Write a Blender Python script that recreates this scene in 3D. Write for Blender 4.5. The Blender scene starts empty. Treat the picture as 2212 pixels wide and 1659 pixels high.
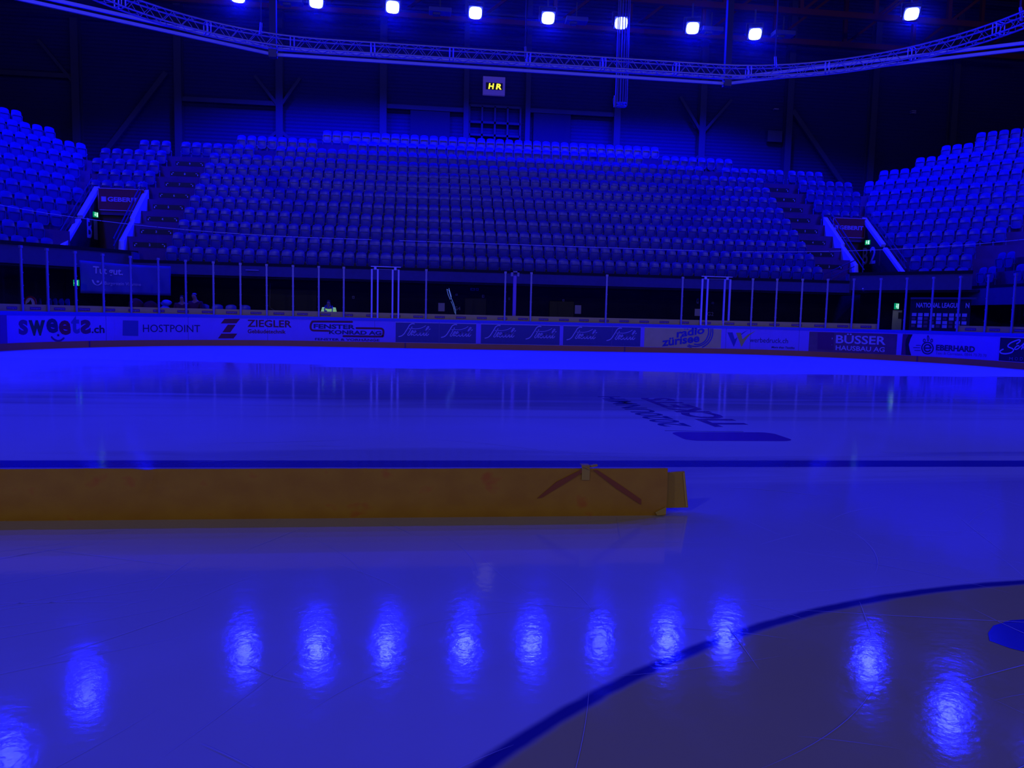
import bpy, math, random
from mathutils import Vector, Matrix
random.seed(7)
PI = math.pi
SC = bpy.context.scene
COL = SC.collection
UP = Vector((0, 0, 1))

# ------------------------------------------------------------------ camera
YAW, PITCH, ROLL = -0.1186, -0.0879, 0.0226
_f = Vector((-math.sin(YAW)*math.cos(PITCH), math.cos(YAW)*math.cos(PITCH), math.sin(PITCH)))
_r = Vector((math.cos(YAW), math.sin(YAW), 0)); _u = _r.cross(_f)
_r2 = _r*math.cos(ROLL)+_u*math.sin(ROLL); _u2 = -_r*math.sin(ROLL)+_u*math.cos(ROLL)
cam_data = bpy.data.cameras.new('camera'); cam = bpy.data.objects.new('camera', cam_data); COL.objects.link(cam)
cam_data.sensor_width = 36; cam_data.sensor_fit = 'HORIZONTAL'; cam_data.lens = 1633.18/2212*36
cam_data.clip_start = .05; cam_data.clip_end = 300
CAMPOS = Vector((-3.3622, 1.127, 1.2447))
M = Matrix((_r2, _u2, -_f)).transposed().to_4x4(); M.translation = CAMPOS
cam.matrix_world = M
SC.camera = cam

# ------------------------------------------------------------------ view, world, light levels
vs = SC.view_settings
vs.view_transform = 'Standard'; vs.look = 'None'; vs.gamma = 1; vs.use_curve_mapping = False; vs.exposure = 0.0
SC.cycles.max_bounces = 5; SC.cycles.diffuse_bounces = 3; SC.cycles.glossy_bounces = 3
SC.cycles.transmission_bounces = 2; SC.cycles.volume_bounces = 0; SC.cycles.transparent_max_bounces = 12
SC.cycles.use_denoising = True; SC.cycles.sample_clamp_indirect = 4.0
SC.cycles.caustics_reflective = False; SC.cycles.caustics_refractive = False
world = bpy.data.worlds.new('world'); SC.world = world; world.use_nodes = True
world.node_tree.nodes['Background'].inputs[0].default_value = (0, 0, 1, 1)
world.node_tree.nodes['Background'].inputs[1].default_value = 0.004
BLUE_W = 3100.0          # each blue floodlight
WHITE_W = 300.0         # each dim white house light over the half of the rink behind the camera
BLOOM = 0.0016  # density of the added volume that imitates lens bloom

# the row of house lights over the other half of the hall, dimmed
for i, (x, y) in enumerate([(-20, -14), (20, -14), (-20, -34), (20, -34), (-7, -40), (7, -40)]):
    ld = bpy.data.lights.new('house_light', 'AREA'); ld.energy = WHITE_W; ld.size = .6; ld.color = (1.0, .93, .82)
    lo = bpy.data.objects.new('house_light', ld); COL.objects.link(lo); lo.location = (x, y, 15.5)
    lo.rotation_euler = (Vector((0, 22, 1))-Vector((x, y, 15.5))).to_track_quat('-Z', 'Y').to_euler()

# ------------------------------------------------------------------ materials
MATS = {}
def mat(name, col, rough=.5, spec=.5, metal=0, emit=None, estr=0, noise=0, nscale=6, bump=0, bscale=40):
    if name in MATS: return MATS[name]
    m = bpy.data.materials.new(name); m.use_nodes = True; nt = m.node_tree; b = nt.nodes['Principled BSDF']
    b.inputs['Base Color'].default_value = (*col, 1); b.inputs['Roughness'].default_value = rough
    b.inputs['Specular IOR Level'].default_value = spec; b.inputs['Metallic'].default_value = metal
    if emit: b.inputs['Emission Color'].default_value = (*emit, 1); b.inputs['Emission Strength'].default_value = estr
    tc = nt.nodes.new('ShaderNodeTexCoord')
    nz = nt.nodes.new('ShaderNodeTexNoise'); nz.inputs['Scale'].default_value = nscale; nz.inputs['Detail'].default_value = 4
    nt.links.new(tc.outputs['Object'], nz.inputs['Vector'])
    mx = nt.nodes.new('ShaderNodeMix'); mx.data_type = 'RGBA'
    k = noise if noise else .04
    mx.inputs[6].default_value = tuple(c*(1-k) for c in col)+(1,); mx.inputs[7].default_value = tuple(min(1, c*(1+k)) for c in col)+(1,)
    nt.links.new(nz.outputs['Fac'], mx.inputs[0]); nt.links.new(mx.outputs[2], b.inputs['Base Color'])
    if bump:
        n2 = nt.nodes.new('ShaderNodeTexNoise'); n2.inputs['Scale'].default_value = bscale
        nt.links.new(tc.outputs['Object'], n2.inputs['Vector'])
        bp = nt.nodes.new('ShaderNodeBump'); bp.inputs['Strength'].default_value = bump; bp.inputs['Distance'].default_value = .01
        nt.links.new(n2.outputs['Fac'], bp.inputs['Height']); nt.links.new(bp.outputs['Normal'], b.inputs['Normal'])
    MATS[name] = m
    return m

SEAT = mat('seat_plastic', (.025, .02, .36), .32, .5)
SEATPAN = mat('seat_pan_plastic', (.02, .016, .30), .38, .5)
BRACKET = mat('seat_bracket_steel', (.05, .05, .12), .5)
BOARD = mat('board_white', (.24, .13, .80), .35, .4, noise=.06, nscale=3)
KICK = mat('kick_orange', (.5, .17, .07), .5, .3, noise=.12, nscale=2)
CAPM = mat('cap_blue', (.04, .05, .62), .3)
YELLOW = mat('strip_yellow', (.75, .6, .16), .5, .3, noise=.08)
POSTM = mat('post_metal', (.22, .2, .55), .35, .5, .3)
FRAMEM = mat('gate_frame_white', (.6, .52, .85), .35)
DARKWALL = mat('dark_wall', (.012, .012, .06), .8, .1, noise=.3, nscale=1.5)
FASCIA = mat('fascia_grey', (.06, .05, .2), .6, .2, noise=.15)
RAILBLACK = mat('rail_black', (.006, .006, .02), .6, .2)
STEP = mat('terrace_timber', (.09, .035, .17), .7, .2, noise=.25, nscale=2)
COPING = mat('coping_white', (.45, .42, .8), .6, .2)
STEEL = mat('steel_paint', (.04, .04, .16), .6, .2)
REDSTEEL = mat('roof_steel_red', (.16, .03, .05), .6, .2)
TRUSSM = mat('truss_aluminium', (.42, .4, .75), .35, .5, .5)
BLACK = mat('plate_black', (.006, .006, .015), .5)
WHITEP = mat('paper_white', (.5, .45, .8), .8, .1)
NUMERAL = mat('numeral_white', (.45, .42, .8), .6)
SIGNRED = mat('sign_red', (.2, .03, .06), .5, .2)
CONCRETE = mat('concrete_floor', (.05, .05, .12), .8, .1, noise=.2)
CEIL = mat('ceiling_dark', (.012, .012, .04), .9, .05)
HOUSING = mat('lamp_housing', (.06, .06, .12), .5)
LENS = mat('lamp_lens', (.02, .02, .1), .3, .5, 0, (.10, .14, 1.0), 42)
SKIN = mat('skin', (.4, .22, .18), .6)
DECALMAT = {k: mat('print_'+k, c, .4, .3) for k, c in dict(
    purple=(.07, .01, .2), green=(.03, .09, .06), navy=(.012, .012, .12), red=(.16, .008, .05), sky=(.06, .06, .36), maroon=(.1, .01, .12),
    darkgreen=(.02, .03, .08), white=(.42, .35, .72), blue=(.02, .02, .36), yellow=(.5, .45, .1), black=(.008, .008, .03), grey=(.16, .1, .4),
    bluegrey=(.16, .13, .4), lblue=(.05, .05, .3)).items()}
PANELMAT = dict(bluepanel=mat('panel_blue', (.02, .016, .22), .35), yellowpanel=mat('panel_yellow', (.62, .5, .2), .4, noise=.2, nscale=2.5),
    whitepanel=BOARD, brownpanel=mat('panel_brown', (.12, .04, .13), .4, noise=.35, nscale=4), blackpanel=mat('panel_black', (.012, .01, .05), .35),
    maroonpanel=mat('panel_maroon', (.12, .03, .3), .4))

def ribbed(name, col, period, amp):
    m = mat(name, col, .7, .15); nt = m.node_tree; b = nt.nodes['Principled BSDF']
    tc = nt.nodes.new('ShaderNodeTexCoord'); wv = nt.nodes.new('ShaderNodeTexWave')
    wv.bands_direction = 'Z'; wv.inputs['Scale'].default_value = period
    nt.links.new(tc.outputs['Object'], wv.inputs['Vector'])
    bp = nt.nodes.new('ShaderNodeBump'); bp.inputs['Strength'].default_value = amp; bp.inputs['Distance'].default_value = .05
    nt.links.new(wv.outputs['Fac'], bp.inputs['Height']); nt.links.new(bp.outputs['Normal'], b.inputs['Normal'])
    return m
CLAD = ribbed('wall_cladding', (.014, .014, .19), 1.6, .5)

def glass_mat():
    m = bpy.data.materials.new('rink_glass'); m.use_nodes = True; nt = m.node_tree; nt.nodes.clear()
    o = nt.nodes.new('ShaderNodeOutputMaterial'); mx = nt.nodes.new('ShaderNodeMixShader'); lw = nt.nodes.new('ShaderNodeLayerWeight'); lw.inputs[0].default_value = .5
    fr = nt.nodes.new('ShaderNodeMath'); fr.operation = 'POWER'; fr.inputs[1].default_value = 4; nt.links.new(lw.outputs['Facing'], fr.inputs[0])
    t = nt.nodes.new('ShaderNodeBsdfTransparent'); t.inputs[0].default_value = (.96, .96, .98, 1)
    g = nt.nodes.new('ShaderNodeBsdfGlossy'); g.inputs['Roughness'].default_value = .03; g.inputs[0].default_value = (.8, .8, .8, 1)
    nt.links.new(fr.outputs[0], mx.inputs[0]); nt.links.new(t.outputs[0], mx.inputs[1]); nt.links.new(g.outputs[0], mx.inputs[2])
    nt.links.new(mx.outputs[0], o.inputs[0])
    return m
GLASS = glass_mat()

# ------------------------------------------------------------------ mesh helpers
class MB:
    def __init__(s): s.v = []; s.f = []
    def add(s, vs, fs):
        n = len(s.v); s.v += [tuple(v) for v in vs]; s.f += [tuple(i+n for i in f) for f in fs]; return s
    def box(s, a, b, mtx=None):
        x0, y0, z0 = a; x1, y1, z1 = b
        vs = [Vector(p) for p in ((x0,y0,z0),(x1,y0,z0),(x1,y1,z0),(x0,y1,z0),(x0,y0,z1),(x1,y0,z1),(x1,y1,z1),(x0,y1,z1))]
        if mtx: vs = [mtx @ v for v in vs]
        return s.add(vs, [(0,3,2,1),(4,5,6,7),(0,1,5,4),(1,2,6,5),(2,3,7,6),(3,0,4,7)])
    def bar(s, p, q, w, h, up=UP):           # rectangular bar from p to q
        p, q = Vector(p), Vector(q); d = (q-p).normalized(); u = up if abs(d.dot(up)) < .98 else Vector((0, 1, 0))
        r = d.cross(u).normalized(); u = r.cross(d)
        vs = [c+r*(a*w/2)+u*(b*h/2) for c in (p, q) for a, b in ((-1,-1),(1,-1),(1,1),(-1,1))]
        return s.add(vs, [(0,1,2,3),(4,7,6,5),(0,4,5,1),(1,5,6,2),(2,6,7,3),(3,7,4,0)])
    def tube(s, pts, r, n=8, closed=False):
        pts = [Vector(p) for p in pts]; k = len(pts); vs = []; fs = []
        for i, p in enumerate(pts):
            if closed: d = pts[(i+1) % k]-pts[i-1]
            else: d = pts[min(i+1, k-1)]-pts[max(i-1, 0)]
            d.normalize(); u = UP if abs(d.z) < .95 else Vector((1, 0, 0)); a = d.cross(u).normalized(); b = a.cross(d)
            rr = r[i] if isinstance(r, (list, tuple)) else r
            vs += [p+a*(rr*math.cos(2*PI*j/n))+b*(rr*math.sin(2*PI*j/n)) for j in range(n)]
        for i in range(k if closed else k-1):
            i2 = (i+1) % k
            fs += [(i*n+j, i*n+(j+1) % n, i2*n+(j+1) % n, i2*n+j) for j in range(n)]
        if not closed: fs += [tuple(range(n-1, -1, -1)), tuple((k-1)*n+j for j in range(n))]
        return s.add(vs, fs)
    def prism(s, poly, fn, t0, t1):          # 2D polygon extruded; fn(u, v, t) -> point
        n = len(poly); vs = [fn(u, v, t0) for u, v in poly]+[fn(u, v, t1) for u, v in poly]
        return s.add(vs, [tuple(range(n-1, -1, -1)), tuple(range(n, 2*n))]+[(i, (i+1) % n, n+(i+1) % n, n+i) for i in range(n)])
    def build(s, name, m, parent=None, smooth=False, bevel=0, wn=False):
        me = bpy.data.meshes.new(name); me.from_pydata([tuple(v) for v in s.v], [], s.f); me.update()
        import bmesh
        bm = bmesh.new(); bm.from_mesh(me); bmesh.ops.recalc_face_normals(bm, faces=bm.faces); bm.to_mesh(me); bm.free()
        if smooth:
            for p in me.polygons: p.use_smooth = True
        o = bpy.data.objects.new(name, me); COL.objects.link(o); me.materials.append(m)
        if bevel:
            b = o.modifiers.new('bevel', 'BEVEL'); b.width = bevel; b.segments = 2; b.limit_method = 'ANGLE'
        if parent: o.parent = parent
        return o

def tag(o, label, cat, group=None, kind=None):
    o['label'] = label; o['category'] = cat
    if group: o['group'] = group
    if kind: o['kind'] = kind
    return o
def struct(o, label=None):
    o['kind'] = 'structure'
    if label: o['label'] = label
    return o
def thing(name, loc, rz, label, cat, group=None):
    o = bpy.data.objects.new(name, None); COL.objects.link(o); o.location = loc; o.rotation_euler = (0, 0, rz); o.empty_display_size = .1
    return tag(o, label, cat, group)
def copy_tree(root):
    r = root.copy(); COL.objects.link(r)
    for c in list(root.children):
        k = c.copy(); COL.objects.link(k); k.parent = r
        for d in list(c.children):
            e = d.copy(); COL.objects.link(e); e.parent = k
    return r
ORD = ['zeroth','first','second','third','fourth','fifth','sixth','seventh','eighth','ninth','tenth','eleventh','twelfth','thirteenth','fourteenth','fifteenth',
 'sixteenth','seventeenth','eighteenth','nineteenth','twentieth']
def ordinal(n):
    if n <= 20: return ORD[n]
    t = {2: 'twenty', 3: 'thirty', 4: 'forty', 5: 'fifty', 6: 'sixty'}[n//10]
    return (t+'-'+ORD[n % 10]) if n % 10 else t[:-1]+'ieth'

# flat lettering: 2D outlines of a string, scaled to the unit box
_TXT = {}
def glyphs(st, bold=0, shear=0):
    key = (st, bold, shear)
    if key not in _TXT:
        cu = bpy.data.curves.new('t', 'FONT'); cu.body = st; cu.size = 1; cu.shear = shear; cu.resolution_u = 3
        cu.offset = (0, .02, .035)[bold]; cu.fill_mode = 'FRONT'
        ob = bpy.data.objects.new('t', cu); COL.objects.link(ob)
        me = bpy.data.meshes.new_from_object(ob.evaluated_get(bpy.context.evaluated_depsgraph_get()))
        vs = [(v.co.x, v.co.y) for v in me.vertices]; fs = [tuple(p.vertices) for p in me.polygons]
        bpy.data.objects.remove(ob); bpy.data.curves.remove(cu); bpy.data.meshes.remove(me)
        x0 = min(v[0] for v in vs); x1 = max(v[0] for v in vs); y0 = min(v[1] for v in vs); y1 = max(v[1] for v in vs)
        _TXT[key] = ([((x-x0)/(x1-x0), (y-y0)/(y1-y0)) for x, y in vs], fs, (x1-x0)/(y1-y0))
    return _TXT[key]
def ribbon(pts, w):
    n = len(pts); vs = []; fs = []
    P = [Vector(p) for p in pts]
    L = []
    for i in range(n):                        # rounded path: Catmull-Rom subdivision
        if i == n-1: L.append(P[i]); break
        p0 = P[max(i-1, 0)]; p1 = P[i]; p2 = P[i+1]; p3 = P[min(i+2, n-1)]
        m = 4 if n > 2 else 1
        for k in range(m):
            t = k/m
            L.append(.5*((2*p1)+(p2-p0)*t+(2*p0-5*p1+4*p2-p3)*t*t+(3*p1-p0-3*p2+p3)*t**3))
    k = len(L)
    for i in range(k):
        d = L[min(i+1, k-1)]-L[max(i-1, 0)]
        d = d.normalized() if d.length else Vector((1, 0)); nn = Vector((-d.y, d.x))*(w/2)
        vs += [L[i]+nn, L[i]-nn]
    fs = [(2*i, 2*i+1, 2*i+3, 2*i+2) for i in range(k-1)]
    for c, d in ((L[0], L[0]-L[1]), (L[-1], L[-1]-L[-2])):
        a0 = math.atan2(d.y, d.x); b = len(vs)
        vs += [c]+[c+Vector((math.cos(a0-PI/2+PI*j/6), math.sin(a0-PI/2+PI*j/6)))*(w/2) for j in range(7)]
        fs += [(b, b+1+j, b+2+j) for j in range(6)]
    return [tuple(v) for v in vs], fs

# ------------------------------------------------------------------ rink outline: s runs along the far boards, 0 on the rink axis
HW, HL, RC = 15.08, 30.0, 7.82
def rink(s):
    a = HW-RC; sg = 1 if s >= 0 else -1; t = abs(s)
    if t <= a: return Vector((sg*t, HL, 0)), Vector((0, -1, 0))
    t -= a
    if t <= RC*PI/2:
        th = t/RC
        return Vector((sg*(a+RC*math.sin(th)), HL-RC+RC*math.cos(th), 0)), Vector((-sg*math.sin(th), -math.cos(th), 0))
    t -= RC*PI/2
    return Vector((sg*HW, HL-RC-t, 0)), Vector((-sg, 0, 0))
def on_board(s, z, off):
    p, n = rink(s); return p+n*off+UP*z
def steps(s0, s1, d=.25):
    n = max(1, int(math.ceil(abs(s1-s0)/d))); return [s0+(s1-s0)*i/n for i in range(n+1)]
def strip(s0, s1, z0, z1, o0, o1, d=.25):     # solid strip following the boards, thickness o0..o1 (inward positive)
    m = MB(); S = steps(s0, s1, d); vs = []
    for s in S: vs += [on_board(s, z0, o0), on_board(s, z1, o0), on_board(s, z1, o1), on_board(s, z0, o1)]
    fs = [(4*i+j, 4*i+(j+1) % 4, 4*i+4+(j+1) % 4, 4*i+4+j) for i in range(len(S)-1) for j in range(4)]
    e = 4*(len(S)-1); fs += [(0, 1, 2, 3), (e+3, e+2, e+1, e)]
    return m.add(vs, fs)
def flat_on(fn, vs, fs): return MB().add([fn(u, v) for u, v in vs], fs)
DECALS = [('text', 'sweets', 'bubble_letter', 'purple', 's', -17.48, -17.15, 0.427, 0.861, 2, 0, 0), ('text', 'sweets', 'bubble_letter', 'green', 'w', -17.12, -16.54, 0.395, 0.849, 2, 0, 0),
 ('text', 'sweets', 'bubble_letter', 'navy', 'e', -16.5, -16.1, 0.465, 0.9, 2, 0, 0), ('text', 'sweets', 'bubble_letter', 'red', 'e', -16.07, -15.67, 0.402, 0.845, 2, 0, 0),
 ('text', 'sweets', 'bubble_letter', 'sky', 't', -15.65, -15.37, 0.435, 0.988, 2, 0, 0), ('text', 'sweets', 'bubble_letter', 'maroon', 's', -15.34, -15.0, 0.425, 0.868, 2, 0, 1),
 ('text', 'sweets', 'lettering', 'darkgreen', '.ch', -14.97, -14.54, 0.446, 0.698, 1, 0, 0),
 ('poly', 'sweets', 'star', 'darkgreen', [(-16.1, 0.447), (-16.09, 0.414), (-16.05, 0.411), (-16.08, 0.389), (-16.07, 0.355), (-16.11, 0.374), (-16.14, 0.356), (-16.13, 0.39), (-16.16, 0.413), (-16.12, 0.415)]),
 ('stroke', 'sweets', 'smile_arc', 'purple', 0.0556, [(-16.33, 0.343), (-16.28, 0.292), (-16.2, 0.246), (-16.12, 0.226), (-16.03, 0.236), (-15.96, 0.273), (-15.92, 0.304)]),
 ('poly', 'hostpoint', 'logo_square', 'sky', [(-13.92, 0.861), (-13.41, 0.851), (-13.42, 0.344), (-13.94, 0.362)]),
 ('poly', 'hostpoint', 'logo_inset', 'white', [(-13.81, 0.758), (-13.48, 0.753), (-13.49, 0.445), (-13.82, 0.454)]), ('poly', 'hostpoint', 'logo_bar', 'navy', [(-13.78, 0.736), (-13.52, 0.729), (-13.52, 0.659), (-13.79, 0.666)]),
 ('poly', 'hostpoint', 'logo_bar', 'navy', [(-13.79, 0.631), (-13.52, 0.624), (-13.52, 0.554), (-13.79, 0.562)]), ('poly', 'hostpoint', 'logo_bar', 'navy', [(-13.79, 0.543), (-13.52, 0.535), (-13.52, 0.465), (-13.79, 0.473)]),
 ('text', 'hostpoint', 'lettering', 'navy', 'HOSTPOINT', -13.26, -11.35, 0.473, 0.727, 0, 0, 0), ('poly', 'ziegler', 'logo_bar', 'red', [(-10.52, 0.957), (-9.99, 0.967), (-10.12, 0.802), (-10.65, 0.794)]),
 ('poly', 'ziegler', 'logo_bar', 'red', [(-10.41, 0.752), (-10.14, 0.756), (-10.33, 0.478), (-10.6, 0.476)]), ('poly', 'ziegler', 'logo_bar', 'red', [(-10.63, 0.431), (-10.09, 0.435), (-10.22, 0.262), (-10.75, 0.259)]),
 ('text', 'ziegler', 'lettering', 'red', 'ZIEGLER', -9.74, -8.19, 0.682, 0.947, 1, 0, 0), ('text', 'ziegler', 'small_lettering', 'red', 'Gebäudetechnik', -9.73, -8.4, 0.454, 0.602, 1, 0, 0),
 ('stroke', 'fenster', 'logo_outline', 'red', 0.0722, [(-6.0, 0.942), (-7.32, 0.925), (-7.44, 0.903), (-7.49, 0.84), (-7.51, 0.723), (-7.49, 0.637), (-7.43, 0.596), (-7.32, 0.591), (-6.87, 0.589)]),
 ('stroke', 'fenster', 'logo_outline', 'red', 0.0727, [(-5.83, 0.711), (-5.02, 0.716), (-4.89, 0.7), (-4.84, 0.637), (-4.84, 0.519), (-4.87, 0.448), (-4.97, 0.415), (-6.31, 0.403)]),
 ('text', 'fenster', 'lettering', 'navy', 'FENSTER', -7.4, -5.89, 0.666, 0.837, 2, 0, 0), ('text', 'fenster', 'lettering', 'navy', 'KONRAD AG', -6.84, -4.91, 0.47, 0.622, 2, 0, 0),
 ('text', 'fenster', 'small_lettering', 'navy', 'FENSTER & VORHÄNGE', -7.35, -4.98, 0.233, 0.333, 1, 0, 0),
 ('master', 'streuli',
  [[(0.57, 0.92), (0.49, 0.923), (0.4, 0.869), (0.34, 0.766), (0.26, 0.638), (0.2, 0.542), (0.11, 0.462), (0.0, 0.428)], [(0.38, 0.727), (0.5, 0.734), (0.65, 0.728), (0.81, 0.76), (0.93, 0.81), (1.0, 0.855)],
   [(0.49, 0.8), (0.43, 0.689), (0.38, 0.593), (0.33, 0.513), (0.35, 0.477), (0.4, 0.499), (0.44, 0.571), (0.5, 0.662), (0.53, 0.643), (0.48, 0.564), (0.46, 0.484), (0.56, 0.565), (0.63, 0.622), (0.61, 0.661), (0.56, 0.613),
    (0.54, 0.517), (0.58, 0.479), (0.66, 0.536), (0.73, 0.663), (0.68, 0.544), (0.69, 0.484), (0.75, 0.506), (0.81, 0.594), (0.85, 0.666), (0.8, 0.538), (0.81, 0.486), (0.87, 0.508), (1.0, 0.669), (1.12, 0.798), (1.09, 0.829),
    (1.04, 0.764), (0.95, 0.589), (0.93, 0.493), (0.97, 0.494), (1.03, 0.574), (1.11, 0.663), (1.04, 0.559), (1.02, 0.498), (1.06, 0.488), (1.12, 0.545)],
   [(1.13, 0.716), (1.17, 0.736)]],
  [-4.26, -2.66, -1.0, 0.58, 2.18, 3.76]),
 ('masterpharma', 0.6599999999999997, 1.1399999999999997, 0.259, 0.385), ('panel', 'streuli0', 'bluepanel', -4.38, -1.35), ('panel', 'streuli1', 'bluepanel', -1.16, 1.89), ('panel', 'streuli2', 'bluepanel', 2.03, 5.1),
 ('panel', 'radio', 'yellowpanel', 5.26, 8.36), ('rtext', 'radio', 'lettering', 'blue', 'radio', (6.56, 0.586), (7.69, 0.774), (0.0, 0.32), 2),
 ('rtext', 'radio', 'lettering', 'blue', 'zürisee', (5.98, 0.229), (7.5, 0.44), (0.0, 0.321), 2),
 ('stroke', 'radio', 'logo_arc', 'blue', 0.0473, [(8.01, 0.962), (8.02, 0.793), (7.98, 0.594), (7.87, 0.418), (7.74, 0.303), (7.63, 0.239)]),
 ('stroke', 'radio', 'logo_arc', 'blue', 0.0473, [(7.94, 0.96), (7.94, 0.792), (7.89, 0.592), (7.77, 0.428), (7.59, 0.313), (7.36, 0.264), (7.17, 0.28), (7.07, 0.316)]),
 ('stroke', 'radio', 'logo_arc', 'blue', 0.0473, [(7.84, 0.968), (7.86, 0.84), (7.82, 0.653), (7.72, 0.477), (7.57, 0.375), (7.43, 0.34), (7.3, 0.352)]),
 ('stroke', 'radio', 'logo_arc', 'blue', 0.04, [(7.02, 0.273), (7.1, 0.242), (7.18, 0.226)]), ('stroke', 'radio', 'cut_off_letter', 'blue', 0.029, [(6.87, 0.938), (6.9, 0.936)]),
 ('stroke', 'radio', 'cut_off_letter', 'blue', 0.029, [(6.97, 0.94), (7.01, 0.938)]), ('stroke', 'radio', 'cut_off_letter', 'blue', 0.0291, [(7.16, 0.944), (7.2, 0.942)]),
 ('stroke', 'radio', 'cut_off_letter', 'blue', 0.0291, [(7.35, 0.948), (7.39, 0.946)]), ('panel', 'werbedruck', 'whitepanel', 8.53, 11.65),
 ('poly', 'werbedruck', 'logo_letter', 'blue', [(8.6, 0.844), (8.8, 0.849), (8.89, 0.586), (9.0, 0.668), (8.94, 0.468), (8.87, 0.28)]),
 ('poly', 'werbedruck', 'logo_swoosh', 'blue', [(9.13, 0.802), (9.25, 0.884), (9.38, 0.949), (9.26, 0.86), (9.14, 0.75)]),
 ('poly', 'werbedruck', 'logo_letter', 'yellow', [(8.93, 0.839), (9.12, 0.844), (9.19, 0.586), (9.17, 0.28)]),
 ('poly', 'werbedruck', 'logo_letter', 'yellow', [(9.19, 0.586), (9.39, 0.777), (9.69, 0.945), (9.46, 0.759), (9.29, 0.527), (9.17, 0.28)]),
 ('text', 'werbedruck', 'lettering', 'navy', 'werbedruck.ch', 9.47, 10.9, 0.479, 0.665, 0, 0, 0), ('text', 'werbedruck', 'small_lettering', 'navy', 'More than Textiles', 10.3, 11.16, 0.271, 0.35, 1, 0.25, 0),
 ('panel', 'buesser', 'brownpanel', 11.66, 14.75), ('poly', 'buesser', 'logo_square', 'maroon', [(11.96, 0.938), (12.54, 0.939), (12.56, 0.284), (11.98, 0.284)]),
 ('stroke', 'buesser', 'logo_line', 'white', 0.0352, [(12.24, 0.846), (12.03, 0.599), (12.23, 0.342)]), ('stroke', 'buesser', 'logo_line', 'white', 0.0352, [(12.22, 0.829), (12.24, 0.378)]),
 ('stroke', 'buesser', 'logo_line', 'white', 0.0354, [(12.05, 0.6), (12.23, 0.601)]),
 ('stroke', 'buesser', 'logo_line', 'white', 0.0352, [(12.27, 0.847), (12.49, 0.718), (12.31, 0.597), (12.48, 0.479), (12.29, 0.344), (12.27, 0.847)]),
 ('text', 'buesser', 'lettering', 'white', 'BÜSSER', 12.62, 14.37, 0.543, 0.926, 1, 0, 0), ('text', 'buesser', 'lettering', 'white', 'HAUSBAU AG', 12.63, 14.35, 0.283, 0.465, 1, 0, 0),
 ('panel', 'eberhard', 'whitepanel', 14.9, 18.31), ('poly', 'eberhard', 'edge_block', 'maroon', [(14.94, 0.963), (15.14, 0.962), (15.06, 0.778), (15.05, 0.595), (15.07, 0.397), (15.09, 0.215), (14.93, 0.216)]),
 ('poly', 'eberhard', 'edge_block', 'black', [(15.14, 0.962), (15.28, 0.962), (15.21, 0.783), (15.17, 0.6), (15.21, 0.403), (15.28, 0.217), (15.09, 0.215), (15.07, 0.397), (15.05, 0.595), (15.06, 0.778)]),
 ('stroke', 'eberhard', 'logo_ring', 'navy', 0.0432,
  [(16.02, 0.508), (16.02, 0.463), (16.01, 0.42), (15.99, 0.381), (15.96, 0.348), (15.92, 0.322), (15.88, 0.305), (15.84, 0.298), (15.8, 0.301), (15.75, 0.313), (15.71, 0.335), (15.68, 0.366), (15.66, 0.403), (15.64, 0.445),
   (15.63, 0.49), (15.63, 0.535), (15.64, 0.578), (15.66, 0.617), (15.69, 0.65), (15.73, 0.676), (15.77, 0.693), (15.81, 0.699), (15.85, 0.696), (15.9, 0.683), (15.93, 0.66), (15.97, 0.63), (15.99, 0.593), (16.01, 0.552),
   (16.02, 0.508)]),
 ('stroke', 'eberhard', 'logo_letter', 'navy', 0.0518,
  [(15.92, 0.429), (15.9, 0.408), (15.88, 0.392), (15.85, 0.382), (15.82, 0.379), (15.8, 0.383), (15.77, 0.394), (15.75, 0.412), (15.73, 0.434), (15.72, 0.461), (15.71, 0.489), (15.71, 0.518), (15.72, 0.547), (15.73, 0.572),
   (15.75, 0.593), (15.77, 0.608), (15.8, 0.616), (15.83, 0.618), (15.86, 0.613), (15.88, 0.601), (15.91, 0.583), (15.92, 0.559), (15.94, 0.533), (15.94, 0.504), (15.94, 0.504), (15.72, 0.494)]),
 ('stroke', 'eberhard', 'logo_crown', 'navy', 0.0241,
  [(15.85, 0.844), (15.85, 0.803), (15.84, 0.769), (15.83, 0.75), (15.82, 0.75), (15.81, 0.768), (15.8, 0.801), (15.8, 0.842), (15.8, 0.883), (15.8, 0.917), (15.81, 0.935), (15.82, 0.936), (15.83, 0.918), (15.84, 0.885),
   (15.85, 0.844)]),
 ('stroke', 'eberhard', 'logo_crown', 'navy', 0.0243,
  [(15.73, 0.759), (15.73, 0.735), (15.72, 0.715), (15.71, 0.704), (15.69, 0.704), (15.68, 0.714), (15.67, 0.733), (15.66, 0.756), (15.67, 0.781), (15.67, 0.8), (15.69, 0.811), (15.7, 0.812), (15.72, 0.802), (15.73, 0.783),
   (15.73, 0.759)]),
 ('stroke', 'eberhard', 'logo_crown', 'navy', 0.0242,
  [(15.98, 0.768), (15.98, 0.745), (15.97, 0.725), (15.96, 0.714), (15.95, 0.714), (15.93, 0.724), (15.92, 0.742), (15.92, 0.766), (15.92, 0.79), (15.93, 0.809), (15.94, 0.82), (15.95, 0.821), (15.97, 0.811), (15.98, 0.792),
   (15.98, 0.768)]),
 ('stroke', 'eberhard', 'speed_line', 'navy', 0.0197, [(15.43, 0.581), (15.58, 0.583)]), ('stroke', 'eberhard', 'speed_line', 'navy', 0.0197, [(15.34, 0.491), (15.56, 0.497)]),
 ('stroke', 'eberhard', 'speed_line', 'navy', 0.0197, [(15.39, 0.398), (15.58, 0.403)]), ('text', 'eberhard', 'lettering', 'navy', 'EBERHARD', 16.12, 17.48, 0.434, 0.633, 2, 0, 0),
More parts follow.
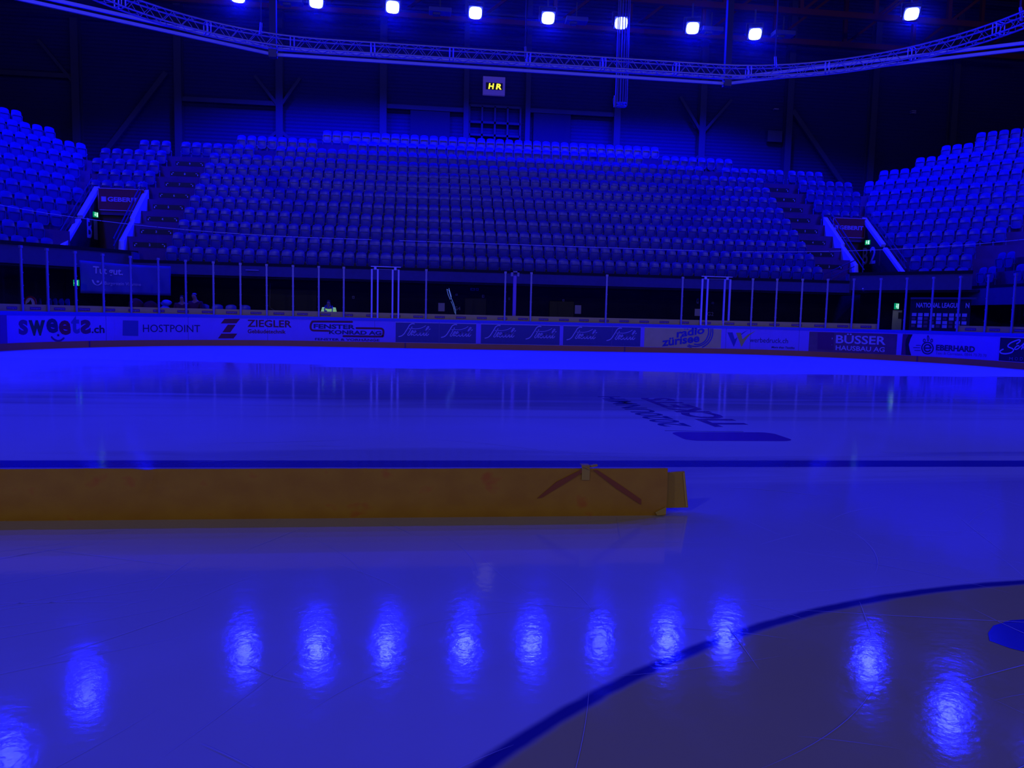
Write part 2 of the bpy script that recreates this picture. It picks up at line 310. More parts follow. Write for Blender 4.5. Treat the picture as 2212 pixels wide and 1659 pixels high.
 ('text', 'eberhard', 'small_lettering', 'grey', 'Taxi & Carreisen, 0844 70 70 70', 16.12, 17.91, 0.286, 0.399, 0, 0, 0), ('panel', 'schmode', 'blackpanel', 18.35, 19.950000000000003),
 ('stroke', 'schmode', 'script_lettering', 'white', 0.0432,
  [(18.97, 0.776), (19.04, 0.821), (19.09, 0.869), (19.08, 0.897), (19.03, 0.904), (18.91, 0.868), (18.75, 0.8), (18.66, 0.722), (18.67, 0.67), (18.79, 0.633), (18.87, 0.594), (18.86, 0.552), (18.81, 0.502), (18.7, 0.465),
   (18.55, 0.446), (18.42, 0.461), (18.38, 0.507), (18.43, 0.558), (18.49, 0.582)]),
 ('stroke', 'schmode', 'script_lettering', 'white', 0.0374, [(19.06, 0.717), (19.0, 0.715), (18.93, 0.66), (18.91, 0.617), (18.95, 0.601), (19.03, 0.628), (19.16, 0.732), (19.28, 0.84)]),
 ('stroke', 'schmode', 'script_lettering', 'white', 0.0369, [(19.28, 0.84), (19.21, 0.734), (19.16, 0.607), (19.21, 0.672), (19.27, 0.695), (19.26, 0.633), (19.29, 0.613)]),
 ('text', 'schmode', 'lettering', 'bluegrey', 'M', 18.74, 18.87, 0.25, 0.35, 0, 0, 0), ('text', 'schmode', 'lettering', 'bluegrey', 'O', 18.95, 19.06, 0.263, 0.362, 0, 0, 0),
 ('text', 'schmode', 'lettering', 'bluegrey', 'D', 19.14, 19.25, 0.274, 0.372, 0, 0, 0), ('panel', 'sliver', 'maroonpanel', -19.6, -17.87)]
SEAMS=[-14.48, -11.75, -9.04, -5.16, -2.75, 3.96, 8.55, 9.49, 11.3, 15.02]
KICK_JOINTS=[-15.06, -4.02, 4.48, 15.5]
STRIP_LABELS=[-17.58, -16.76, -15.94, -15.12, -14.3, -13.49, -12.68, -11.88, -11.07, -10.26, -9.43, -8.64, -7.81, -6.98, -6.16, -5.3, -4.4, -3.54, -2.73, -1.93, -1.13, -0.34, 0.46, 1.26, 2.06, 2.85, 3.65, 4.45, 5.26, 6.07, 6.89, 7.77, 8.68, 9.55, 10.37, 11.18, 12.0, 12.81, 13.62, 17.2, 18.04, 18.91]
# ------------------------------------------------------------------ ice
def ice_material():
    m = bpy.data.materials.new('ice'); m.use_nodes = True; nt = m.node_tree; L = nt.links
    b = nt.nodes['Principled BSDF']; out = nt.nodes['Material Output']
    geo = nt.nodes.new('ShaderNodeNewGeometry'); sep = nt.nodes.new('ShaderNodeSeparateXYZ'); L.new(geo.outputs['Position'], sep.inputs[0])
    def math_(op, a, c=None, d=None):
        n = nt.nodes.new('ShaderNodeMath'); n.operation = op
        for i, v in enumerate((a, c, d)):
            if v is None: continue
            if isinstance(v, (int, float)): n.inputs[i].default_value = v
            else: L.new(v, n.inputs[i])
        return n.outputs[0]
    def sstep(v, e0, e1):
        n = nt.nodes.new('ShaderNodeMapRange'); n.interpolation_type = 'SMOOTHSTEP'; L.new(v, n.inputs[0])
        n.inputs[1].default_value = e0; n.inputs[2].default_value = e1; return n.outputs[0]
    def noise(scale, det=3, stretch=(1, 1, 1), dist=0):
        mp = nt.nodes.new('ShaderNodeMapping'); mp.inputs['Scale'].default_value = stretch; L.new(geo.outputs['Position'], mp.inputs[0])
        n = nt.nodes.new('ShaderNodeTexNoise'); n.inputs['Scale'].default_value = scale; n.inputs['Detail'].default_value = det; n.inputs['Distortion'].default_value = dist
        L.new(mp.outputs[0], n.inputs['Vector']); return n.outputs['Fac']
    def mixc(fac, a, c):
        n = nt.nodes.new('ShaderNodeMix'); n.data_type = 'RGBA'
        if isinstance(fac, float): n.inputs[0].default_value = fac
        else: L.new(fac, n.inputs[0])
        for i, v in ((6, a), (7, c)):
            if isinstance(v, tuple): n.inputs[i].default_value = (*v, 1)
            else: L.new(v, n.inputs[i])
        return n.outputs[2]
    X, Y = sep.outputs[0], sep.outputs[1]
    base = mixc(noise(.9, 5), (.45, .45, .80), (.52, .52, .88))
    # blue line, 30 cm wide, and the centre circle with its tinted field (paint under the ice)
    wob = math_('MULTIPLY', math_('SUBTRACT', noise(7, 2), .5), .018)
    dl = math_('ABSOLUTE', math_('ADD', math_('SUBTRACT', Y, 7.45), wob))
    line = math_('SUBTRACT', 1.0, sstep(dl, .14, .158))
    r = math_('ADD', math_('SQRT', math_('ADD', math_('MULTIPLY', X, X), math_('MULTIPLY', Y, Y))), wob)
    ring = math_('SUBTRACT', 1.0, sstep(math_('ABSOLUTE', math_('SUBTRACT', r, 4.455)), .012, .045))
    inside = math_('SUBTRACT', 1.0, sstep(r, 4.40, 4.47))
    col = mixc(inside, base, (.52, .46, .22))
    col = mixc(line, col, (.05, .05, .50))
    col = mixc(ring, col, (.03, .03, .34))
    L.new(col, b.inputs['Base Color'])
    b.inputs['IOR'].default_value = 1.31
    b.inputs['Roughness'].default_value = .24
    L.new(math_('MULTIPLY_ADD', noise(6, 6, (1, .6, 1)), .10, .035), b.inputs['Roughness'])
    b.inputs['Coat Weight'].default_value = .3; b.inputs['Coat IOR'].default_value = 1.28
    L.new(math_('MULTIPLY_ADD', noise(14, 4), .05, .012), b.inputs['Coat Roughness'])
    bp = nt.nodes.new('ShaderNodeBump'); bp.inputs['Strength'].default_value = .28; bp.inputs['Distance'].default_value = .0016
    L.new(math_('ADD', noise(26, 6), math_('MULTIPLY', noise(3, 2), 2.0)), bp.inputs['Height'])
    L.new(bp.outputs[0], b.inputs['Normal']); L.new(bp.outputs[0], b.inputs['Coat Normal'])
    # scraped, frosty ice: matte; wet flooded ice further out: mirror
    dif = nt.nodes.new('ShaderNodeBsdfDiffuse'); L.new(col, dif.inputs[0])
    edge = math_('ADD', Y, math_('MULTIPLY', math_('SUBTRACT', noise(.22, 5, (.55, 1.6, 1), .6), .5), 6.5))
    edge = math_('ADD', edge, math_('MULTIPLY', X, .05))
    far = sstep(edge, 18.9, 19.7)
    near = math_('MULTIPLY', sstep(math_('ADD', Y, math_('MULTIPLY', math_('SUBTRACT', noise(.5, 6, (.25, 2.2, 1), .4), .5), 7)), 7.0, 8.0),
                 math_('SUBTRACT', 1.0, sstep(math_('ADD', Y, math_('MULTIPLY', math_('SUBTRACT', noise(.35, 6, (.22, 2.6, 1), .5), .5), 9)), 10.6, 13.0)))
    frost = math_('MAXIMUM', far, math_('MULTIPLY', near, .72))
    left = math_('MULTIPLY', math_('SUBTRACT', 1.0, sstep(math_('ADD', X, math_('MULTIPLY', noise(.3, 4), 4)), -9.5, -5.5)), sstep(Y, 9, 13))
    frost = math_('MAXIMUM', frost, math_('MULTIPLY', left, .85))
    ms = nt.nodes.new('ShaderNodeMixShader'); L.new(frost, ms.inputs[0]); L.new(b.outputs[0], ms.inputs[1]); L.new(dif.outputs[0], ms.inputs[2])
    L.new(ms.outputs[0], out.inputs[0])
    return m
ICE = ice_material()
S_END = 46.0
m = MB(); S = steps(-S_END, S_END, .5)
ring = [rink(s)[0]+rink(s)[1]*.0 for s in S]
m.add([tuple(p) for p in ring]+[(p.x, p.y, -.05) for p in ring], [tuple(range(len(S)))]+[(i, i+1, len(S)+i+1, len(S)+i) for i in range(len(S)-1)])
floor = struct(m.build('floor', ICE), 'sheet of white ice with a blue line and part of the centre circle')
# painted letters and logo in the ice; they read from the right-hand side of the rink
ICEPAINT = lambda n, c: mat(n, c, .22, .35)
PR, PB = ICEPAINT('ice_paint_red', (.10, .02, .30)), ICEPAINT('ice_paint_navy', (.025, .02, .30))
PV = ICEPAINT('ice_paint_violet', (.14, .03, .46)); PN = ICEPAINT('ice_paint_dark', (.02, .02, .13))
def ice_text(st, xa, xb, y0, y1, bold, name, m_):   # cap side at x = xa, baseline at x = xb, reading away from the camera
    vs, fs, asp = glyphs(st, bold); n = len(st)
    return flat_on(lambda u, v: (xb+(xa-xb)*v, y0+(y1-y0)*u, .0012), vs, fs).build(name, m_, floor)
ice_text('TICKETS', .10, .62, 9.71, 12.92, 2, 'ice_lettering', PR)
ice_text('2020UNMIH', -.55, -.17, 9.72, 13.06, 1, 'ice_lettering', PB)
pts = []
for cx, cy, a0 in ((.45, 9.14, 0), (-.45, 9.14, PI/2), (-.45, 8.83, PI), (.45, 8.83, 1.5*PI)):
    pts += [(cx+.15*math.cos(a0+k*PI/12), cy+.15*math.sin(a0+k*PI/12)) for k in range(7)]
flat_on(lambda u, v: (u, v, .0012), pts, [tuple(range(len(pts)))]).build('ice_logo', PV, floor)
flat_on(lambda u, v: (u, v, .0012), [(-.62, 9.36), (.30, 9.33), (.30, 9.355), (-.62, 9.385)], [(0, 1, 2, 3)]).build('ice_rule', PB, floor)
pts = [(-1.10, 3.80), (-1.05, 3.87), (-.97, 3.94), (-.85, 3.99), (-.72, 4.0), (-.3, 3.93), (-.3, 3.35), (-.72, 3.47), (-.86, 3.56), (-1.0, 3.66), (-1.07, 3.73)]
flat_on(lambda u, v: (u, v, .0012), pts, [tuple(range(len(pts)))]).build('ice_logo', PN, floor)
# skate cuts: long shallow arcs of rough white ice
m = MB()
rs = random.Random(3)
def cut(x, y, a, ln, bend, w):
    P = []; n = 14
    for i in range(n+1):
        P.append((x, y)); a += bend/n; x += math.cos(a)*ln/n; y += math.sin(a)*ln/n
    vs = []
    for i, (px, py) in enumerate(P):
        q = P[min(i+1, n)]; o = P[max(i-1, 0)]; dx, dy = q[0]-o[0], q[1]-o[1]; d = math.hypot(dx, dy)
        t = w*math.sin(PI*(i+.4)/(n+.8)); vs += [(px-dy/d*t, py+dx/d*t, .0022), (px+dy/d*t, py-dx/d*t, .0022)]
    m.add(vs, [(2*i, 2*i+1, 2*i+3, 2*i+2) for i in range(n)])
for i in range(150):
    y = rs.uniform(1.9, 6) if i < 95 else rs.uniform(6, 22)
    sp = 1 if y < 6 else y/5
    cut(-3.2+rs.uniform(-1, 1)*(y*.75), y, rs.uniform(0, PI) if y < 6 else rs.choice([0, PI])+rs.uniform(-.5, .5), rs.uniform(.25, 1.1)*sp, rs.uniform(-.7, .7), rs.uniform(.0008, .0022)*(1 if y < 6 else 2.2))
for k in range(9):                                    # the bunch of parallel cuts at the left
    cut(-5.2+rs.uniform(-.3, .3)-.1*k, 3.6+.16*k, .55+rs.uniform(-.1, .1), rs.uniform(.9, 1.6), rs.uniform(-.2, .2), .0018)
cut(-2.75, 2.0, 1.15, 2.0, -1.0, .002); cut(-1.25, 2.0, 1.5, 1.4, .4, .0018); cut(-1.9, 4.2, -.25, 1.6, .1, .002); cut(-1.7, 3.4, .35, 1.2, -.1, .0018)
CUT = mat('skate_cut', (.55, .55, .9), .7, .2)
tag(m.build('skate_cuts', CUT), 'thin pale skate cuts scratched all over the ice', 'skate marks', kind='stuff')

# surround floor
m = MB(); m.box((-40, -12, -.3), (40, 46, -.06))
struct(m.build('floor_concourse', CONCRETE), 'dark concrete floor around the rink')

# ------------------------------------------------------------------ boards
SB0, SB1 = -24, 25
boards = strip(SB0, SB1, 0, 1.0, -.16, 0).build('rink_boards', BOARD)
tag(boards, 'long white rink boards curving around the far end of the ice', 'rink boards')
kick = strip(SB0, SB1, 0, .2, 0, .018).build('kick_strip', KICK, boards); kick['label'] = 'orange kick strip along the ice'
for j in KICK_JOINTS: strip(j-.025, j+.025, .0, .2, .018, .022).build('joint_cover', mat('joint_dark', (.12, .01, .1), .5), boards)
cap = strip(SB0, SB1, 1.0, 1.105, -.17, .03).build('top_rail', CAPM, boards); cap['label'] = 'blue top rail'
for j in SEAMS: strip(j-.006, j+.006, .2, 1.0, 0, .0065).build('panel_joint', mat('joint_grey', (.12, .1, .3), .6), boards)

ADS = dict(
 sliver=('maroonpanel', -19.6, -17.9, 'plain maroon advert panel cut off by the left edge of the picture'),
 sweets=('whitepanel', -17.85, -14.3, 'white advert with fat multicoloured bubble letters and a smile below'),
 hostpoint=('whitepanel', -14.2, -11.15, 'white advert with thin navy capitals beside a blue square logo'),
 ziegler=('whitepanel', -10.95, -8.0, 'white advert with a red slanted three-bar logo and red lettering'),
 fenster=('whitepanel', -7.9, -4.65, 'white advert with navy capitals inside two red rounded outlines'),
 streuli0=('bluepanel',)*1, streuli1=('bluepanel',)*1, streuli2=('bluepanel',)*1,
 radio=('yellowpanel',), werbedruck=('whitepanel',), buesser=('brownpanel',), eberhard=('whitepanel',), schmode=('blackpanel',))
LAB = dict(streuli0='navy advert with pale script twice, leftmost of three alike', streuli1='navy advert with pale script twice, middle one of three alike',
 streuli2='navy advert with pale script twice, next to the yellow advert', radio='yellowish advert with slanted blue slab lettering and ring arcs',
 werbedruck='white advert with a navy and yellow double V logo', buesser='brown advert with big white capitals and a diamond logo in a maroon square',
 eberhard='white advert with a crowned round letter logo and dark bold capitals', schmode='black advert with white script, cut off by the right edge of the picture')
PAN = {d[1]: (d[2], d[3], d[4]) for d in DECALS if d[0] == 'panel'}
AD = {}
for k, v in ADS.items():
    if len(v) == 4: pm, s0, s1, lab = v
    else: pm, s0, s1 = PAN[k]; lab = LAB[k]
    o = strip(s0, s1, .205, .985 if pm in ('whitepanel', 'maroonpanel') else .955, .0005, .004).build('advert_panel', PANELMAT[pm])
    if pm in ('bluepanel', 'yellowpanel', 'blackpanel'):
        strip(s0-.015, s1+.015, .955, .985, .0005, .005).build('panel_edge', DECALMAT['white'], o); strip(s0-.015, s1+.015, .20, .215, .0005, .005).build('panel_edge', DECALMAT['white'], o)
    AD[k] = tag(o, lab, 'advert')
OFF = .0085
def put(vs, fs, name, col, parent):
    off = OFF+.0006*len(parent.children)
    return flat_on(lambda s, z: on_board(s, z, off), vs, fs).build(name, DECALMAT[col], parent)
def put_text(st, s0, s1, z0, z1, bold, shear, mirror, name, col, parent):
    vs, fs, a = glyphs(st, bold, shear)
    put([(s0+(s1-s0)*((1-u) if mirror else u), z0+(z1-z0)*v) for u, v in vs], fs, name, col, parent)
for d in DECALS:
    if d[0] == 'poly': put(d[4], [tuple(range(len(d[4])))], d[2], d[3], AD[d[1]])
    elif d[0] == 'stroke': put(*ribbon(d[5], d[4]), d[2], d[3], AD[d[1]])
    elif d[0] == 'text': put_text(d[4], d[5], d[6], d[7], d[8], d[9], d[10], d[11], d[2], d[3], AD[d[1]])
    elif d[0] == 'rtext':
        (s0, z0), (s1, z1), (hx, hz) = d[5], d[6], d[7]
        vs, fs, a = glyphs(d[4], d[8])
        put([(s0+(s1-s0)*u+.0*v, z0+(z1-z0)*u+hz*v) for u, v in vs], fs, d[2], d[3], AD[d[1]])
    elif d[0] == 'master':
        for i, s0 in enumerate(d[3]):
            par = AD['streuli%d' % (i//2)]
            vs, fs = [], []
            for k, st in enumerate(d[2]):
                a, b = ribbon([(s0+u, z) for u, z in st], (.036, .022, .027, .03)[k]); n = len(vs); vs += a; fs += [tuple(q+n for q in f) for f in b]
            put(vs, fs, 'script_lettering', 'white', par); MASTER = d
    elif d[0] == 'masterpharma':
        for i, s0 in enumerate(MASTER[3]): put_text('pharma', s0+d[1], s0+d[2], d[3], d[4], 0, 0, 0, 'small_lettering', 'lblue', AD['streuli%d' % (i//2)])

# padded yellow strip along the foot of the glass
for s0, s1, lab in ((SB0, 14.03, 'long yellow strip with red name plates along the glass'), (16.77, SB1, 'short yellow strip with red name plates right of the bench gate')):
    y = strip(s0, s1, 1.105, 1.305, -.15, -.10).build('glass_foot_strip', YELLOW); tag(y, lab, 'strip')
    for s in STRIP_LABELS:
        if s0 < s < s1:
            q = strip(s-.19, s+.19, 1.145, 1.235, -.10, -.095).build('name_plate', mat('plate_red', (.16, .012, .16), .4), y)
            vs, fs, a = glyphs('Schützengarten', 0)
            flat_on(lambda u, v: on_board(s-.165+.33*u, 1.16+.062*v, -.093), vs, fs).build('plate_lettering', DECALMAT['white'], q)

# ------------------------------------------------------------------ glass above the boards
POSTS = [-19.1, -18.15, -17.24, -16.35, -15.41, -14.5, -13.6, -12.69, -11.79, -10.87, -9.96, -9.06, -8.14, -7.22, -6.31, -3.26, -.26, .74, 3.70, 6.74, 9.49, 10.39, 11.31, 12.21, 13.12, 14.05, 14.94, 15.84, 16.76, 17.72, 18.67, 19.6, 20.5]
GATES = [(-5.28, -5.06, -4.51, -4.29), (7.53, 7.75, 8.45, 8.67)]
def post(s):
    p, n = rink(s); q = p-n*.06
    t = thing('glass_post', (q.x, q.y, 1.105), math.atan2(n.y, n.x)+PI/2, '', 'post', 'posts of the rink glass')
    m = MB(); m.box((-.03, -.02, 0), (.03, .02, 1.86)); m.build('upright', POSTM, t)
    m = MB(); m.box((-.045, -.035, 1.80), (.045, .035, 1.875)); m.build('cap', POSTM, t)
    m = MB()
    for z in (.35, .72, 1.09, 1.46): m.box((-.04, -.03, z), (.04, -.015, z+.03))
    m.build('clip', POSTM, t)
    return t
for i, s in enumerate(POSTS):
    t = post(s)
    t['label'] = 'slim %s post of the far rink glass, counted from the left end' % ordinal(i+1) if not i == len(POSTS)-1 else 'slim last post of the far rink glass at the right end'
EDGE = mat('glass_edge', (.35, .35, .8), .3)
BOUND = sorted(POSTS+[g[0] for g in GATES]+[g[3] for g in GATES])
k = 0
for a, b in zip(BOUND, BOUND[1:]):
    gate = any(abs(a-g[0]) < .01 for g in GATES)
    k += 1
    g = strip(a+.012, b-.012, 1.11, 2.92 if gate else 4.0, -.066, -.056, 5).build('glass_screen', GLASS)
    tag(g, ('clear pane closing the white-framed gate %s' % ('in the left half' if a < 0 else 'in the right half')) if gate else
        '%s clear pane of the tall rink glass, counted from the left end' % ordinal(k), 'glass pane', 'panes of the rink glass')
    strip(a+.012, b-.012, 2.92 if gate else 4.0, 2.93 if gate else 4.018, -.067, -.055, 5).build('top_edge', EDGE, g)
for i, G_ in enumerate(GATES):
    p = rink(G_[0])[0]
    t = thing('gate_frame', (p.x, p.y, 1.105), 0, 'white upright gate frame in the glass, %s of the thin blue camera pole' % ('left' if i == 0 else 'right'), 'gate frame', 'white gate frames')
    for s in G_:
        m = MB(); m.box((s-G_[0]-.03, .0, 0), (s-G_[0]+.03, .06, 1.82)); m.build('upright', FRAMEM, t)
    m = MB(); m.box((-.04, .0, 1.90), (G_[3]-G_[0]+.08, .05, 1.93)); m.build('cross_bar', FRAMEM, t)
    m = MB(); m.box((.08, .01, 1.80), (.17, .05, 1.90)); m.build('hinge', FRAMEM, t)
    m = MB(); m.box((G_[3]-G_[0]-.17, .01, 1.80), (G_[3]-G_[0]-.08, .05, 1.90)); m.build('hinge', FRAMEM, t)
# pole with a camera bracket behind the glass
t = thing('camera_pole', (.14, 30.35, 0), 0, 'single bright blue pole with a bracket on top, at the middle of the end glass', 'pole')
m = MB(); m.box((-.06, -.05, 0), (.06, .05, 2.85)); m.build('pole', mat('pole_paint', (.3, .12, .7), .4), t)
m = MB(); m.box((-.16, -.08, 2.82), (-.08, .08, 3.02)); m.box((.08, -.08, 2.82), (.16, .08, 3.02)); m.box((-.16, -.08, 2.97), (.16, .08, 3.02)); m.build('bracket', POSTM, t)

# ------------------------------------------------------------------ the yellow foam bumper lying across the ice
BX0, BX1, BY, BH, BD = -9.2, -1.80, 5.735, .309, .30
def bumper():
    t = thing('foam_bumper', (BX1, BY, 0), 0, 'long low yellow vinyl foam bumper lying across the near ice', 'bumper')
    vinyl = bpy.data.materials.new('yellow_vinyl'); vinyl.use_nodes = True; nt = vinyl.node_tree; b = nt.nodes['Principled BSDF']; L = nt.links
    tc = nt.nodes.new('ShaderNodeTexCoord'); mp = nt.nodes.new('ShaderNodeMapping'); mp.inputs['Scale'].default_value = (2.2, 1, 3); L.new(tc.outputs['Object'], mp.inputs[0])
    nz = nt.nodes.new('ShaderNodeTexNoise'); nz.inputs['Scale'].default_value = 2.2; nz.inputs['Detail'].default_value = 6; L.new(mp.outputs[0], nz.inputs['Vector'])
    cr = nt.nodes.new('ShaderNodeValToRGB'); L.new(nz.outputs['Fac'], cr.inputs[0])
    cr.color_ramp.elements[0].position = .35; cr.color_ramp.elements[0].color = (.50, .24, .03, 1); cr.color_ramp.elements[1].position = .62; cr.color_ramp.elements[1].color = (.56, .29, .035, 1)
    e = cr.color_ramp.elements.new(.72); e.color = (.56, .17, .03, 1)
    L.new(cr.outputs[0], b.inputs['Base Color']); b.inputs['Roughness'].default_value = .42; b.inputs['Specular IOR Level'].default_value = .3
    nx, nz_ = 300, 14
    folds = [(-4.98, .022, .028), (-4.87, -.012, .03), (-5.35, .010, .02), (-5.85, .012, .03), (-6.25, .008, .03), (-4.2, .008, .03), (-3.75, .007, .02), (-3.2, .005, .02)]
    def front(i, j):
        x = BX0+(BX1-BX0)*i/nx; w = j/nz_; z = BH*w
        y = BY-.006*math.sin(PI*w)
        for fx, a, wd in folds:
            lean = (w-.5)*.10*(1 if a > 0 else -1)
            y += a*math.exp(-((x-fx-lean)/wd)**2)*(w**1.5*.8+.25)*(.55+.45*math.sin(w*6+fx*3))
        y -= .010*math.exp(-((w-.04)/.03)**2)*(0)+0
        dz = 0
        if j == nz_: dz = -.008*math.exp(-((x+4.97)/.045)**2)-.0025*(1+math.sin(x*5.1))*.5
        if w < .08: y += .006*(1-w/.08)
        return (x-BX1, y-BY, z+dz)
    m = MB(); vs = [front(i, j) for i in range(nx+1) for j in range(nz_+1)]; R = nz_+1
    fs = [(i*R+j, (i+1)*R+j, (i+1)*R+j+1, i*R+j+1) for i in range(nx) for j in range(nz_)]
    n = len(vs)
    for i in range(nx+1):
        a = vs[i*R+nz_]; vs.append((a[0], .03, a[2]-.002)); vs.append((a[0], .21, 0))
    for i in range(nx): fs += [(i*R+nz_, (i+1)*R+nz_, n+2*i+2, n+2*i), (n+2*i, n+2*i+2, n+2*i+3, n+2*i+1)]
    e = [nx*R+j for j in range(R)]; fs.append(tuple(e)+(n+2*nx, n+2*nx+1)); fs.append(tuple(range(nz_, -1, -1))+(n+1, n))
    m.add(vs, fs); o = m.build('cover', vinyl, t, smooth=True)
    md = o.modifiers.new('split', 'EDGE_SPLIT'); md.split_angle = math.radians(40)
    # end flap of the hook-and-loop joint, strap over the top, darker crossed bands
    m = MB(); m.add([(.0, .085, .027), (.008, .085, .262), (.012, .105, .262), (.005, .105, .027), (.178, .085, .030), (.143, .085, .270), (.143, .112, .270), (.178, .112, .030)],
        [(0, 1, 5, 4), (3, 7, 6, 2), (1, 2, 6, 5), (0, 4, 7, 3), (4, 5, 6, 7), (0, 3, 2, 1)])
    f = m.build('end_flap', mat('flap_vinyl', (.50, .30, .04), .5, .3, bump=.3, bscale=60), t)
    m = MB(); m.bar((.012, .082, .035), (.018, .082, .255), .012, .004); m.build('hem', mat('hem_light', (.62, .42, .10), .5), f)
    m = MB(); m.bar((.165, .082, .035), (.135, .082, .262), .010, .004); m.build('hem', MATS['hem_light'], f)
    sx = -.535
    m = MB(); W_ = .036
    prof = [(-.010, .236), (-.012, .30), (-.014, .318), (.0, .326), (.03, .328), (.055, .326)]
    for (y0, z0), (y1, z1) in zip(prof, prof[1:]): m.bar((sx, y0, z0), (sx, y1, z1), W_*2 if False else .05, .004, Vector((1, 0, 0)) if False else UP)
    strap = m.build('strap', mat('strap_webbing', (.52, .36, .10), .6, .2), t); strap['label'] = 'short webbing strap folded over the top edge'
    m = MB(); m.tube([(sx-.03, -.016, .322), (sx, -.022, .317), (sx+.022, -.018, .303)], .004, 6); m.build('strap_loop', MATS['strap_webbing'], strap)
    m = MB(); m.bar((sx+.03, -.002, .322), (sx+.075, .02, .326), .022, .012); m.build('strap_tail', MATS['strap_webbing'], strap)
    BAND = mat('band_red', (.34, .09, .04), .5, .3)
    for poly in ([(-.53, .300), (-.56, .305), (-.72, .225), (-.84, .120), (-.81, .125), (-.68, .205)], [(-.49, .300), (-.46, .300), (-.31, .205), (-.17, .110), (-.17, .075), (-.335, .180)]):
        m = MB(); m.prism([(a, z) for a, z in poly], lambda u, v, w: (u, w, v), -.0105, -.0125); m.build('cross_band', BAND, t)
    m = MB(); m.prism([(-.075, .025), (-.004, .06), (-.004, .012), (-.06, .004)], lambda u, v, w: (u, w, v), -.009, -.013); m.build('corner_patch', MATS['strap_webbing'], t)
    m = MB()
    for q in range(12): m.bar((.001, .03+.001*q, .05+.014*q), (.004, .032+.001*q, .06+.014*q), .006, .004)
    m.build('lacing', mat('lace_white', (.7, .6, .6), .6), t)
bumper()
# ------------------------------------------------------------------ terraces of the end stand
def zt(r): return 2.95+.62*(r-1)            # tread height of row r
def yr(r): return 33+.8*(r-1)               # line of the seat backs of row r
m = MB()
def tread(x0, x1, r, low=.75): m.box((x0, yr(r)-.55, zt(r)-low), (x1, yr(r)+.25, zt(r)))
for r in range(1, 6): tread(-15.48, 16.08, r, .3 if r == 1 else .75)
for r in range(6, 10): tread(-18.7, 19.2, r)
tread(-17.1, 18.0, 10); tread(-12.9, 13.5, 11); tread(-8.8, 9.5, 12)
struct(m.build('terrace', STEP), 'stepped timber terrace of the stand behind the end boards')
RL = dict(d=lambda r: 35.05+.755*(r-1), z=lambda r: 3.03+.62*(r-1), last=[10.22, 10.19, 11.13, 11.64, 12.60, 12.59, 13.05, 13.55, 14.01, 12.98, 11.92])
RR = dict(d=lambda r: 35.89+.704*(r-1), z=lambda r: 2.976+.619*(r-1), first=[-9.8, -10.28, -10.77, -11.72, -12.21, -12.71, -13.15, -13.19, -13.62, -13.11, -11.56, -10.53, -9.1])
K = math.sqrt(.5)
def corner(side, t, d, z=0):                 # side -1 left block, +1 right block; t along the row, d away from the rink
    if side < 0: return Vector((K*t-K*d, K*t+K*d, z))
    return Vector((K*t+K*d, -K*t+K*d, z))
def cbox(m, side, t0, t1, d0, d1, z0, z1):
    b = [corner(side, t, d) for t, d in ((t0, d0), (t1, d0), (t1, d1), (t0, d1))]
    m.add([(p.x, p.y, z0) for p in b]+[(p.x, p.y, z1) for p in b], [(3,2,1,0),(4,5,6,7),(0,1,5,4),(1,2,6,5),(2,3,7,6),(3,0,4,7)])
m = MB()
for r in range(1, 12): cbox(m, -1, -8, RL['last'][r-1]+(.3 if r < 10 else .75), RL['d'](r)-.52, RL['d'](r)+.24, RL['z'](r)-(.28 if r == 1 else .75), RL['z'](r))
struct(m.build('terrace', STEP), 'stepped timber terrace of the left corner stand')
m = MB()
for r in range(1, 14): cbox(m, 1, RR['first'][r-1]-(.3 if r < 10 else .8), 0 if r > 5 else -5.6, RR['d'](r)-.50, RR['d'](r)+.21, RR['z'](r)-(.22 if r == 1 else .75), RR['z'](r))
struct(m.build('terrace', STEP), 'stepped timber terrace of the right corner stand')

